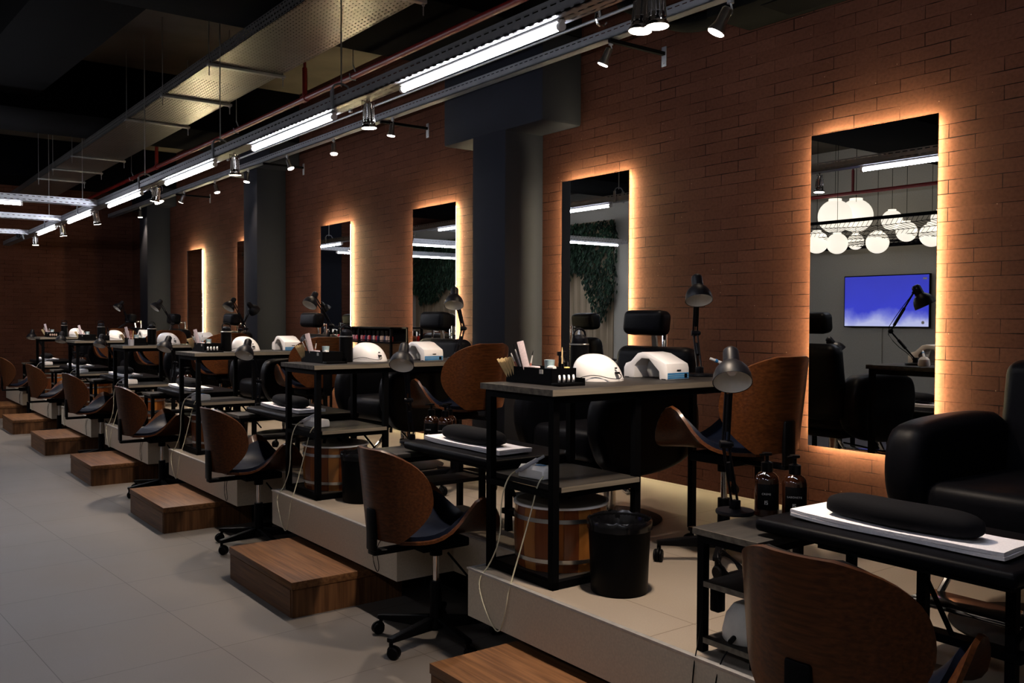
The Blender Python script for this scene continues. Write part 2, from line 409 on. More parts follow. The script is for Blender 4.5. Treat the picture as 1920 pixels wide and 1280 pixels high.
# ------------------------------------------------------------------ overhead: trays, tubes, spots
def channel(y0, y1, x, wd, z, h, mat, ax='y', t=.003):
    m = MB()
    if ax == 'y':
        m.box(x-wd/2, x+wd/2, y0, y1, z, z+t); m.box(x-wd/2, x-wd/2+t, y0, y1, z, z+h); m.box(x+wd/2-t, x+wd/2, y0, y1, z, z+h)
    else:
        m.box(y0, y1, x-wd/2, x+wd/2, z, z+t); m.box(y0, y1, x-wd/2, x-wd/2+t, z, z+h); m.box(y0, y1, x+wd/2-t, x+wd/2, z, z+h)
    return m
TX = 2.24
o = channel(.2, 16.6, TX, .10, 2.572, .065, None).make('cable_tray', 'slot_tray')
tag(o, 'long slotted metal tray carrying the fluorescent tubes down the salon', 'cable tray')
o = channel(.2, 16.6, 3.80, .07, 3.12, .06, None).make('cable_tray', 'slot_tray')
tag(o, 'slotted metal tray close to the brick wall carrying small spotlights', 'cable tray')
for i, y in enumerate((10.15, 12.0, 14.25)):
    o = channel(-1.3, TX-.053, y, .10, 2.572, .065, None, 'x').make('cable_tray', 'slot_tray_x')
    tag(o, 'bright slotted tray branching left from the tube tray, %s' % cnt(i), 'cable tray', 'slotted trays branching off to the left')
TUBEY = [.74]+[2.71+1.97*k for k in range(6)]
def make_tube(name='fluorescent_light', L_=1.2, label='', loc=(0,0,0), rz=0):
    t = thing(name, label, 'fluorescent light', loc, rz, 'fluorescent tubes under the trays')
    MB().lathe([(0,0),(.0125,0),(.0135,.004),(.0135,L_-.004),(.0125,L_),(0,L_)], (0,0,0), (0,1,0), 16).make('tube', 'tube_glow', t)
    MB().box(-.018, .018, -.01, L_+.01, .0165, .0255, .003).make('batten', 'white_plastic', t)
    for y in (-.012, L_-.008):
        MB().lathe([(0,0),(.017,0),(.017,.02),(0,.02)], (0,y,0), (0,1,0), 14).box(-.007, .007, y, y+.02, .01, .026).make('end_cap', 'white_plastic', t)
    return t
TU0 = make_tube(label='glowing fluorescent tube under the long slotted tray, nearest the camera', loc=(TX, TUBEY[1], 2.545))
for k, y in enumerate(TUBEY):
    if k == 1: continue
    lb = 'glowing fluorescent tube under the long slotted tray, %s' % (cnt(k-1) if k else 'just above and behind the camera')
    dup(TU0, (TX, y, 2.545), 0, lb)
j = 0
for y in (10.15, 12.0, 14.25):
    for x in (1.1, -.35):
        dup(TU0, (x+.4, y, 2.545), PI/2, 'glowing tube under the left branch tray %s, %s end' % (cnt((10.15,12.0,14.25).index(y)), 'inner' if x > 0 else 'outer')); j += 1
o = channel(-2.8, 3.3, -1.2, .10, 2.86, .065, None).make('cable_tray', 'slot_tray')  # unseen tray and tubes added to brighten the aisle side of the platform
tag(o, 'unseen slotted metal tray added with tubes to light the aisle side', 'cable tray')
for k in range(3):
    dup(TU0, (-1.2, -2.5+2.0*k, 2.833), 0, 'fluorescent tube added out of view to light the aisle side, %s' % ['rear','middle','front'][k])
# hangers of the tube tray
def make_hanger(label, loc):
    t = thing('tray_hanger', label, 'hanger', loc, 0, 'hangers of the tube tray')
    MB().tube([(-.056,0,0),(-.058,0,.1),(-.03,0,.135),(.03,0,.135),(.058,0,.1),(.056,0,0)], .006, 6, 1).box(-.06,-.05,-.014,.014,-.01,.1).box(.05,.06,-.014,.014,-.01,.1).make('bracket', 'zinc', t)
    MB().cyl((0,0,.12), (0,0,CZ-2.577), .004, n=6).make('rod', 'steel', t)
    return t
HG = make_hanger('bent bracket and thin rod holding the tube tray, nearest the camera', (TX, 4.585, 2.572))
for k, y in enumerate((6.53, 8.50, 11.04, 13.0)):
    dup(HG, (TX, y, 2.572), 0, 'bent bracket and thin rod holding the tube tray, %s' % cnt(k+1))
# brackets of the wall tray
def make_arm(label, y):
    t = thing('tray_bracket', label, 'bracket', (WX, y, 3.10), 0, 'arms holding the tray to the brick wall')
    MB().box(-.47, -.004, -.012, .012, -.006, .016).make('arm', 'black_steel', t)
    MB().box(-.006, -.0005, -.02, .02, -.075, .05, .002).make('wall_plate', 'zinc', t)
    MB().lathe([(0,0),(.006,0),(.006,.004),(0,.004)], (-.0065,0,-.055), (-1,0,0), 8).make('bolt', 'steel', t)
    return t
AR = make_arm('thin metal arm from brick wall to spotlight tray, nearest the camera', 4.09)
for k, y in enumerate((6.95, 9.6, 12.75)):
    dup(AR, (WX, y, 3.10), 0, 'thin metal arm from brick wall to spotlight tray, %s' % cnt(k+1))
# chrome lantern spots under the tube tray
def axis_rot(d):
    return Vector((0,0,-1)).rotation_difference(Vector(d)).to_euler()
def lampdata(nm, W, ang, col):
    l = bpy.data.lights.new(nm, 'SPOT'); l.energy = W; l.spot_size = ang; l.spot_blend = .8; l.color = col; l.shadow_soft_size = .03
    return l
SPL = lampdata('halogen_spot', SPOT_W, math.radians(110), (1.0,.80,.62))
SPS = lampdata('small_halogen_spot', SPOT_W*.55, math.radians(80), (1.0,.78,.56))
def make_spot(label, loc, d):
    t = thing('chrome_spotlight', label, 'spotlight', loc, 0, 'chrome spotlights under the tube tray')
    y = MB().tube([(-.045,0,-.055),(-.045,0,-.004),(.045,0,-.004),(.045,0,-.055)], .0035, 6); y.cyl((0,0,-.004),(0,0,.016),.012, n=10)
    y.make('yoke', 'chrome', t)
    h = MB()
    h.lathe([(0,.0),(.022,.0),(.030,.01),(.030,.03),(.033,.034),(.033,.10),(.036,.104),(.036,.122),(.040,.128),(.040,.140),(.046,.146),(.052,.160),(.050,.162),(.044,.150),(0,.148)], (0,0,-.012), (0,0,-1), 24)
    for i in range(10):
        a = 2*PI*i/10; h.cyl((.034*math.cos(a), .034*math.sin(a), -.05), (.038*math.cos(a), .038*math.sin(a), -.135), .0035, n=6)
    hd = h.make('housing', 'chrome', t); 
    MB().lathe([(0,.1615),(.047,.1605),(.047,.1645),(0,.1655)], (0,0,-.012), (0,0,-1), 20).make('lamp_face', 'halogen_glow', hd)
    l = bpy.data.objects.new('lamp_light', SPL); COL.objects.link(l); l.parent = hd; l.location = (0,0,-.185)
    hd.rotation_euler = axis_rot(d); t.scale = (.8,.8,.8)
    return t
SPY = [(2.27,(-.05,.03,-1)),(4.275,(.05,0,-1)),(6.24,(.05,.05,-1)),(8.10,(-.15,.1,-1)),(8.26,(.35,-.3,-1)),(10.45,(.25,.25,-1)),(12.2,(.15,.1,-1)),(2.205,(.02,-.02,-1)),(14.0,(0,0,-1))]
names = ['one of the pair at the top edge','hanging between the first two lit tubes','between second and third lit tube','in a close pair after the third lit tube','tilted one of the pair after third lit tube','hanging after the fourth lit tube','hanging after the fifth lit tube','nearer one of the pair at the top edge','hanging beyond the last lit tube']
S0 = None
for (y, d), nm in zip(SPY, names):
    lb = 'chrome spotlight under the tube tray, ' + nm
    if S0 is None: S0 = make_spot(lb, (TX, y, 2.557), d)
    else:
        c = dup(S0, (TX, y, 2.557), 0, lb)
        for ch in c.children:
            if ch.name.startswith('housing'): ch.rotation_euler = axis_rot(d)
# small spots on the wall tray
def make_small(label, loc, d):
    t = thing('small_spotlight', label, 'spotlight', loc, 0, 'small spotlights under the wall tray')
    MB().cyl((0,0,0),(0,0,.03),.014,n=10).tube([(0,0,.005),(.012,0,-.03),(0,0,-.045)],.004,6,1).make('yoke', 'zinc', t)
    hd = MB().lathe([(0,0),(.018,0),(.022,.006),(.022,.06),(.026,.075),(.036,.098),(.036,.104),(.030,.100),(0,.094)], (0,0,-.02), (0,0,-1), 20).make('housing', 'steel', t)
    MB().lathe([(0,.098),(.031,.101),(.031,.107),(0,.112)], (0,0,-.02), (0,0,-1), 18).make('lamp_face', 'halogen_glow', hd)
    l = bpy.data.objects.new('lamp_light', SPS); COL.objects.link(l); l.parent = hd; l.location = (0,0,-.15)
    hd.rotation_euler = axis_rot(d)
    return t
M0 = None
for k, (y, d) in enumerate([(4.12,(-.25,.35,-1)),(6.81,(-.1,.05,-1)),(7.94,(-.1,-.25,-1)),(9.04,(.2,-.4,-1)),(10.15,(-.2,-.1,-1)),(11.28,(.15,-.3,-1)),(12.5,(-.3,.4,-1)),(14.7,(0,0,-1)),(3.2,(-.35,.35,-1))]):
    lb = 'small spotlight under the wall tray, ' + (cnt(k+1) if k < 8 else 'nearest the camera by the black box')
    if M0 is None: M0 = make_small(lb, (3.80, y, 3.09), d)
    else:
        c = dup(M0, (3.80, y, 3.09), 0, lb)
        for ch in c.children:
            if ch.name.startswith('housing'): ch.rotation_euler = axis_rot(d)
        if k == 8: c.scale = (1.35,1.35,1.35)
# wide punched tray with cross bars and rods
o = MB(); z = 3.30
o.box(2.25, 2.79, 1.5, 16.4, z, z+.003).box(2.25, 2.253, 1.5, 16.4, z, z+.085).box(2.787, 2.79, 1.5, 16.4, z, z+.085)
tag(o.make('cable_tray', 'punched_tray'), 'wide punched metal cable tray hanging below the dark beams', 'cable tray')
def make_bar(label, loc):
    t = thing('tray_crossbar', label, 'crossbar', loc, 0, 'crossbars under the wide punched tray')
    MB().box(-.30, .30, -.02, .02, -.022, -.002, .002).make('bar', 'zinc', t)
    for x in (-.285, .285): MB().cyl((x,0,-.09),(x,0,CZ-3.3 if abs(loc[1]-5.5)>.6 and True else .1), .0035, n=6).cyl((x,0,-.034),(x,0,-.024),.009,n=6).make('rod', 'steel', t)
    return t
B0 = None
for k, y in enumerate((4.66, 6.75, 7.93, 9.1, 11.55, 12.7, 13.7)):
    lb = 'metal crossbar with two rods under the wide punched tray, %s' % cnt(k)
    if B0 is None: B0 = make_bar(lb, (2.52, y, 3.3))
    else: dup(B0, (2.52, y, 3.3), 0, lb)
# sprinkler pipe
t = thing('sprinkler_pipe', 'red sprinkler pipe running down the room below the ceiling', 'pipe', (3.25, 0, 3.30))
MB().cyl((0,-2.5,0),(0,16.8,0),.024,n=16).make('main_pipe', 'red_paint', t)
for y in (7.35, 11.8, 3.4): MB().cyl((0,y,0),(0,y,.26),.021,n=12).cyl((0,y,.26),(0,y,.31),.012,n=10).cyl((0,y-.04,0),(0,y+.04,0),.031,n=14).make('riser', 'red_paint', t)
for y in (2.9, 6.45, 9.0, 13.0): MB().tube([(-.03,y,.02),(-.02,y,-.024),(.02,y,-.024),(.03,y,.02),(0,y,.09)],.006,6).cyl((0,y,.08),(0,y,CZ-3.305),.004,n=6).make('pipe_clip', 'zinc', t)
t = thing('sprinkler_pipe', 'red sprinkler pipe over the aisle, seen in the mirrors', 'pipe', (-2.4, 0, 3.1))
MB().cyl((0,-2.5,0),(0,10.1,0),.024,n=16).make('main_pipe', 'red_paint', t)
for y in (4.2, 7.0): MB().cyl((0,y,0),(0,y,.30),.019,n=12).cyl((0,y,.3),(0,y,.36),.010,n=10).make('riser', 'red_paint', t)
t = tag(MB().cyl((3.2,-1,2.985),(3.2,9.0,2.985),.008,n=10).make('conduit', 'zinc'), 'thin grey conduit running parallel to the tube tray', 'conduit')
tag(MB().tube([(3.2,3.55,2.99),(3.19,3.55,3.05),(3.17,3.55,3.02),(3.17,3.55,2.96),(3.21,3.55,2.94),(3.24,3.55,2.97)],.008,6,1).make('pipe_clamp', 'chrome'), 'small bright curled clamp on the thin conduit', 'clamp')
# air-conditioning box and flexible duct, upper right
t = thing('air_conditioner', 'large black air conditioning box high on the brick wall', 'air conditioner', (3.86, 0, 3.08))
MB().box(0, WX-3.862, 1.4, 3.42, 0, .31, .01).make('housing', 'recess_black', t)
MB().box(.06, .30, 1.6, 3.1, -.006, .004).make('grille', 'black_steel', t)
tag(MB().tube([(4.12,4.35,3.48),(4.13,4.1,3.34),(4.12,3.85,3.21),(4.1,3.6,3.16),(4.08,3.43,3.2)],.055,14,2).make('flexible_duct', 'recess_black'), 'black sagging flexible duct beside the air conditioning box', 'duct')

# ------------------------------------------------------------------ furniture builders (local frames)
def backshell(h, v, off=0, k=1.0):
    h = .5-.5*math.cos(PI*min(1,max(0,h)))
    if h > .5: t_ = (h-.5)/.52; w_ = .31*(1-t_**2.5)**.5
    else: q = h/.5; w_ = .15+.16*math.sin(PI/2*q)**.9
    w_ = max(w_*k, .02); R = .28; a = w_*v/R
    return (-.30-.045*h+R*(1-math.cos(a))+off, R*math.sin(a), .50+.385*h)
def seatshell(u, v, off=0, k=1.0):
    u = .5-.5*math.cos(PI*min(1,max(0,u)))
    if u > .6: w_ = .27*(1-((u-.6)/.42)**2.6)**.5
    else: w_ = .12+.15*math.sin(PI/2*u/.6)**1.1
    w_ = max(w_*k, .02)
    f = (w_/.27)*abs(v)
    g = math.exp(-((u-.66)/.30)**2)
    z = .478 + .014*(1-u)**2 + .19*g*f**2.3 - .05*max(0,u-.8)**1.2
    return (-.25+.52*u, w_*v*(1-.10*g*v*v), z+off)
def make_stool(label, loc, rz, group):
    t = thing('swivel_chair', label, 'chair', loc, rz, group)
    b = MB().use('walnut').sheet(lambda u, v: backshell(u, v), 22, 22, .013).make('backrest', parent=t)
    MB().sheet(lambda u, v: backshell(.07+.86*u, v, .018, .88), 16, 16, .020).make('back_pad', 'black_leather', t)
    MB().use('walnut').sheet(lambda u, v: seatshell(u, v), 22, 22, .013).make('seat', parent=t)
    MB().sheet(lambda u, v: seatshell(.05+.87*u, v, .015, .86), 18, 18, .020).make('seat_pad', 'navy_leather', t)
    k = MB().box(-.328, -.308, -.036, .036, .45, .63, .008)
    k.box(-.322, -.10, -.03, .03, .432, .452, .004)
    k.make('back_bracket', 'black_plastic', t)
    MB().box(-.12, .12, -.09, .09, .425, .465, .008).cyl((0,0,.385),(0,0,.43),.028).make('seat_plate', 'black_steel', t)
    MB().cyl((0,0,.25),(0,0,.43),.014,n=16).make('gas_column', 'chrome', t)
    MB().lathe([(0,.07),(.034,.07),(.034,.10),(.027,.12),(.026,.27),(0,.27)],n=18).make('column_cover', 'black_plastic', t)
    lv = MB().cyl((.03,-.05,.40),(.08,-.17,.29),.005,n=8).lathe([(0,-.02),(.012,-.018),(.02,.02),(.018,.04),(.008,.05),(0,.052)],(.085,-.18,.285),(.4,-.7,-.6),12)
    lv.make('lever', 'black_plastic', t)
    base = MB().cyl((0,0,.06),(0,0,.10),.045,n=18).make('hub', 'black_plastic', t)
    for i in range(5):
        a = math.radians(51+72*i); c, s_ = math.cos(a), math.sin(a)
        mt = Matrix.Rotation(a, 4, 'Z')
        g = MB().prism([(.03,.058),(.285,.068),(.285,.088),(.03,.115)], -.017, .017, 'xz', .005, 2, mt)
        g.make('base_arm', 'black_plastic', t)
        ck = MB(); ra = a+rnd.uniform(-1,1); cx, cy = .275*c, .275*s_
        dx, dy = math.cos(ra), math.sin(ra)
        ck.cyl((cx,cy,.045),(cx,cy,.075),.009,n=8)
        for s2 in (-1,1):
            ck.lathe([(0,-.007),(.022,-.007),(.0265,-.003),(.0265,.003),(.022,.007),(0,.007)], (cx+dx*.012*s2-dy*.014,cy+dy*.012*s2+dx*.014,.0265),(dx,dy,0),18)
        ck.lathe([(0,-.004),(.029,-.004),(.029,.004),(0,.004)], (cx-dy*.012,cy+dx*.012,.030),(dx,dy,0),18)
        ck.make('caster', 'black_plastic', t)
    return t
def make_armchair(label, loc, rz, group):
    # local: faces +X, origin on the platform under the column
    t = thing('salon_armchair', label, 'armchair', loc, rz, group)
    arm = [(.42,.45),(.43,.55),(.41,.64),(.35,.69),(-.05,.705),(-.32,.69),(-.34,.40),(-.20,.31),(.0,.275),(.22,.27),(.35,.32)]
    arm = [(p_[0]*.9-.01, p_[1]) for p_ in arm]
    for _ in range(2): arm = [q for a, b in zip(arm, arm[1:]+arm[:1]) for q in ((a[0]*.75+b[0]*.25, a[1]*.75+b[1]*.25), (a[0]*.25+b[0]*.75, a[1]*.25+b[1]*.75))]
    for s_ in (-1, 1):
        y0, y1 = (.22,.36) if s_ > 0 else (-.36,-.22)
        MB().prism(arm, y0, y1, 'xz', .05, 6).make('armrest', 'black_leather', t)
    MB().box(-.24, .34, -.232, .232, .34, .50, .05, 4).make('seat', 'black_leather', t)
    mt = Matrix.Translation((-.28,0,.42)) @ Matrix.Rotation(math.radians(-9), 4, 'Y')
    MB().box(-.07, .07, -.27, .27, 0, .47, .06, 6, mt).make('backrest', 'black_leather', t)
    hr = MB().box(-.055, .055, -.14, .14, -.066, .066, .036, 5, Matrix.Translation((-.265,0,1.012)) @ Matrix.Rotation(math.radians(-6), 4, 'Y')).make('headrest', 'black_leather', t)
    br = MB().prism([(-.34,.70),(-.315,.95),(-.33,.95),(-.36,.70)], -.016, .016, 'xz', .002, 1)
    br.box(-.415, -.395, -.014, .014, .60, .98, .003).box(-.43,-.385,-.045,.045,.80,.84,.01).box(-.40,-.34,-.012,.012,.955,.975,.003)
    br.make('headrest_bracket', 'chrome', t)
    MB().box(-.22, .28, -.2, .2, .30, .34, .01).make('seat_frame', 'black_steel', t)
    MB().lathe([(0,.02),(.055,.02),(.055,.03),(.036,.05),(.036,.18),(.028,.19),(.028,.31),(0,.31)],n=22).make('column', 'chrome', t)
    MB().lathe([(0,0),(.27,0),(.275,.008),(.25,.018),(.12,.03),(.05,.04),(0,.04)],n=40).make('base', 'black_steel', t)
    f = MB().tube([(.22,-.15,.31),(.30,-.15,.2),(.36,-.15,.152)],.011,8,1).tube([(.22,.15,.31),(.30,.15,.2),(.36,.15,.152)],.011,8,1)
    f.box(.35, .51, -.18, .18, .145, .16, .004, 2, Matrix.Rotation(0,4,'Y')).make('footrest', 'chrome', t)
    MB().tube([(.05,.04,.24),(.10,.18,.22),(.12,.24,.2)],.006,8,1).lathe([(0,0),(.014,0),(.016,.05),(0,.055)],(.12,.24,.2),(.3,1,-.1),10).make('pump_lever', 'chrome', t)
    return t
def make_desk(label, loc, group):
    # local origin: near left leg corner (x toward wall, y along wall) on the platform
    t = thing('tall_desk', label, 'desk', loc, 0, group)
    MB().use('desk_board').box(-.02, 1.26, -.02, .455, .740, .765, .002).make('desktop', 'desk_board', t)
    MB().box(-.0215, 1.2615, -.0215, -.0195, .7405, .7645).box(-.0215, -.0195, -.02, .455, .7405, .7645).make('edge_band', 'board_edge', t)
    for x, y in ((0,0),(0,.41),(.43,0),(1.22,0),(1.22,.41),(.43,.41)):
        MB().box(x, x+.03, y, y+.03, 0, .74).make('leg', 'black_steel', t)
    MB().box(.03,1.22,.0,.03,.71,.74).box(.03,1.22,.41,.44,.71,.74).box(0,.03,.03,.41,.71,.74).box(1.22,1.25,.03,.41,.71,.74).make('top_rail', 'black_steel', t)
    MB().use('desk_board').box(.03,.44,-.012,.44,.372,.392).use('board_edge').box(.03,.44,-.0135,-.0115,.3725,.3915).make('shelf', parent=t)
    MB().box(.03,.43,.0,.03,.348,.371).box(0,.03,.03,.41,.348,.371).box(.03,.43,.41,.44,.348,.371).make('shelf_rail', 'black_steel', t)
    MB().box(.0,.43,.0,.03,.002,.03).box(0,.03,.03,.41,.002,.03).box(.03,.43,.41,.44,.002,.03).box(.43,.46,.03,.41,.002,.03).make('bottom_rail', 'black_steel', t)
    MB().box(.03,.43,.03,.41,.012,.030).make('bottom_shelf', 'desk_board', t)
    MB().cyl((.46,.42,.36),(.66,.42,.0+.33*0+.12),.006,n=6).make('brace', 'black_steel', t)
    return t
def make_lowtable(label, loc, group):
    t = thing('low_table', label, 'side table', loc, 0, group)
    MB().use('desk_board').box(-.012,.52,-.012,.242,.365,.385,.0015).use('board_edge').box(-.0135,-.0115,-.01,.24,.3655,.3845).make('tabletop', parent=t)
    for x, y in ((0,0),(0,.205),(.48,0),(.48,.205)): MB().box(x,x+.026,y,y+.026,0,.365).make('leg', 'black_steel', t)
    for z, nm in ((.205,'shelf'),(.03,'bottom_shelf')):
        MB().use('desk_board').box(.0,.505,.026,.205,z,z+.018).use('board_edge').box(-.0015,.0005,.027,.204,z+.0005,z+.0175).make(nm, parent=t)
    MB().box(.0,.026,.026,.205,.34,.364).box(.48,.506,.026,.205,.34,.364).box(.026,.48,.0,.026,.34,.364).box(.026,.48,.205,.231,.34,.364).make('top_rail', 'black_steel', t)
    return t
def make_board(label, loc, group):
    # padded leg and arm board bridging the notch; local y runs from 0 (far end by the desk) ... .75
    t = thing('padded_board', label, 'arm rest board', loc, 0, group)
    MB().box(0,.46,0,.76,.012,.052,.016,4).make('pad', 'black_leather', t)
    MB().box(.02,.44,.02,.55,.0,.013).make('frame', 'black_steel', t)
    for x, y in ((.40,.18),(.40,.44)): MB().box(x,x+.028,y,y+.028,-.385,.0).make('leg', 'black_steel', t)
    MB().cyl((.41,.06,-.02),(.41,.20,-.28),.008,n=8).cyl((.41,.50,-.02),(.41,.36,-.28),.008,n=8).box(.39,.44,.16,.48,-.30,-.275).make('cross_brace', 'black_steel', t)
    MB().cyl((.30,.05,-.002),(.30,.05,-.06),.012,n=10).lathe([(0,-.01),(.028,-.01),(.028,.01),(0,.01)],(.30,.05,-.085),(1,0,0),14).make('roller', 'black_plastic', t)
    return t
def make_towel(label, loc, group):
    t = thing('folded_towel', label, 'towel', loc, 0, group)
    def top(z, k):
        return lambda u, v: (.09+.09*v*(1-.015*math.sin(5*u+k)), .62*u+.003*math.sin(2*v+k), z+.0008*math.sin(9*u+2*v+k)+.006*(u**10)+.003*(1-u)**12)
    MB().sheet(top(.008,0), 30, 8, .009).sheet(top(.018,1.7), 30, 8, .009).make('towel_layers', 'towel', t)
    t2 = t
    return t
def make_cushion(label, loc, group):
    m = MB()
    n = 28; vs = []; rows = 26; L_ = .46
    for i in range(rows+1):
        u = i/rows; e = (1-abs(2*u-1)**5)**.42 if 0 < u < 1 else .02
        for k in range(n):
            a = 2*PI*k/n; cx = math.cos(a); sz = math.sin(a)
            x = .058*e*(abs(cx)**.8)*(1 if cx>0 else -1); z = (.042*e*(abs(sz)**.9)) if sz > 0 else -.028*e*abs(sz)**.5
            vs.append((x+.004*math.sin(3*PI*u), L_*u, .028+z))
    fs = [(i*n+k,i*n+(k+1)%n,(i+1)*n+(k+1)%n,(i+1)*n+k) for i in range(rows) for k in range(n)]+[tuple(range(n)),tuple(range(rows*n,(rows+1)*n))[::-1]]
    m.add(vs, fs); o = m.make('hand_cushion', 'black_fabric', None, 60); o.location = loc
    return tag(o, label, 'cushion', group)
def make_bottle(label, loc, group, word):
    t = thing('pump_bottle', label, 'bottle', loc, 0, group)
    MB().lathe([(0,0),(.036,0),(.039,.004),(.039,.118),(.036,.130),(.028,.141),(.016,.147),(.014,.150),(0,.150)],n=28).make('body', 'amber_glass', t)
    MB().lathe([(.0392,.025),(.0396,.026),(.0396,.108),(.0392,.109)],n=28,a0=math.radians(170),a1=math.radians(290)).make('label_wrap', 'black_plastic', t)
    MB().lathe([(0,.145),(.018,.145),(.019,.148),(.019,.176),(.010,.179),(.006,.182),(.006,.198),(.016,.200),(.016,.208),(0,.209)],n=18).box(-.036,.0,-.005,.005,.200,.207,.002).make('pump', 'black_plastic', t)
    a = math.radians(216)
    cu_ = bpy.data.curves.new('print', 'FONT'); cu_.body = word; cu_.size = .0085; cu_.align_x = 'CENTER'; cu_.space_character = 1.15; cu_.materials.append(MATS['print_white'])
    tmp = bpy.data.objects.new('tmp', cu_); COL.objects.link(tmp); bpy.context.view_layer.update(); me_ = bpy.data.meshes.new_from_object(tmp); bpy.data.objects.remove(tmp)
    if not me_.materials: me_.materials.append(MATS['print_white'])
    o = bpy.data.objects.new('lettering', me_); COL.objects.link(o); o.parent = t
    o.location = (.0418*math.cos(a), .0418*math.sin(a), .075); o.rotation_euler = (PI/2, 0, a+PI/2)
    mt = Matrix.Translation((.0405*math.cos(a), .0405*math.sin(a), .05)) @ Matrix.Rotation(a+PI/2, 4, 'Z')
    e = MB()
    for x0,x1,z0,z1 in ((-.0055,-.0038,-.006,.006),(-.002,.005,.0045,.006),(-.002,-.0005,0,.006),(-.002,.005,-.0008,.0008),(.0035,.005,-.006,0),(-.002,.005,-.006,-.0045)):
        e.box(x0,x1,-.0012,-.0004,z0,z1,mat=mt)
    e.make('emblem', 'print_white', t)
    return t
def make_barrel(label, loc, group):
    t = thing('wooden_tub', label, 'tub', loc, 0, group)
    R0, R1, Hh, n = .172, .192, .255, 20
    prof = lambda z: .178+.016*math.sin(PI*min(1,max(0,z/Hh))*.75+.3)
    for k in range(n):
        a0 = 2*PI*k/n; a1 = 2*PI*(k+1)/n-.006
        zz = [0,.06,.13,.2,Hh]
        m_ = MB(); vs = []
        for z in zz:
            for a, q in ((a0,0),(a1,0),(a1,-.016),(a0,-.016)):
                r = prof(z)+q; vs.append((r*math.cos(a), r*math.sin(a), z))
        fs = []
        for i in range(4):
            for c in range(4): fs.append((i*4+c,i*4+(c+1)%4,(i+1)*4+(c+1)%4,(i+1)*4+c))
        fs += [(0,1,2,3),(16,17,18,19)]
        m_.add(vs, fs).make('stave', ['barrel_mid','barrel_mid','barrel_dark','barrel_mid','barrel_light','barrel_mid','barrel_dark'][(k*5+k//3)%7], t)
    for z in (.035, .195):
        MB().lathe([(prof(z)+.0005,z),(prof(z)+.003,z),(prof(z+.016)+.003,z+.016),(prof(z+.016)+.0005,z+.016)],n=40).make('hoop', 'steel', t)
    l = MB().lathe([(0,Hh+.004),(.165,Hh+.004),(.192,Hh+.002),(.194,Hh-.004),(.19,Hh-.008),(0,Hh-.008)],n=44).make('lid', 'barrel_lid', t)
    MB().lathe([(.186,Hh+.0025),(.196,Hh+.002),(.197,Hh-.006),(.186,Hh-.008)],n=44).make('lid_rim', 'white_plastic', l)
    MB().tube([(-.05,.06,Hh+.004),(-.045,.055,Hh+.035),(-.02,.04,Hh+.045),(.02,.0,Hh+.04),(.035,-.02,Hh+.004)],.009,8,1).make('lid_handle', 'black_plastic', l)
    return t
def make_bin(label, loc, group):
    t = thing('waste_bin', label, 'bin', loc, 0, group)
    MB().lathe([(0,0),(.104,0),(.108,.006),(.112,.12),(.119,.265),(.122,.267),(.122,.273),(.116,.273),(.113,.26),(.104,.02),(0,.016)],n=44).make('bin_body', 'black_plastic', t)
    m_ = MB(); n = 60; vs = []
    R = random.Random(3)
    for j, (r, z) in enumerate(((.1225,.240),(.1232,.256),(.1238,.272),(.1195,.279),(.113,.262),(.104,.18))):
        for i in range(n):
            q = R.uniform(-1,1); vs.append(((r+.0016*q)*math.cos(2*PI*i/n), (r+.0016*q)*math.sin(2*PI*i/n), z+(.004 if j in (3,4) else .0015)*q))
    fs = [(j*n+i,j*n+(i+1)%n,(j+1)*n+(i+1)%n,(j+1)*n+i) for j in range(5) for i in range(n)]
    m_.add(vs, fs).make('bin_liner', 'bag_film', t, 60)
    return t
def make_step(label, loc, group):
    t = thing('wooden_step', label, 'step', loc, 0, group)
    MB().box(0,.60,0,.855,.135,.172,.001).make('tread', 'step_wood', t)
    for q in ((.004,.020),(.835,.851)): MB().box(.0045,.60,q[0],q[1],0,.133).make('side_panel', 'step_side', t)
    MB().box(.001,.02,.0205,.8345,0,.132).make('front_panel', 'step_wood', t)
    return t
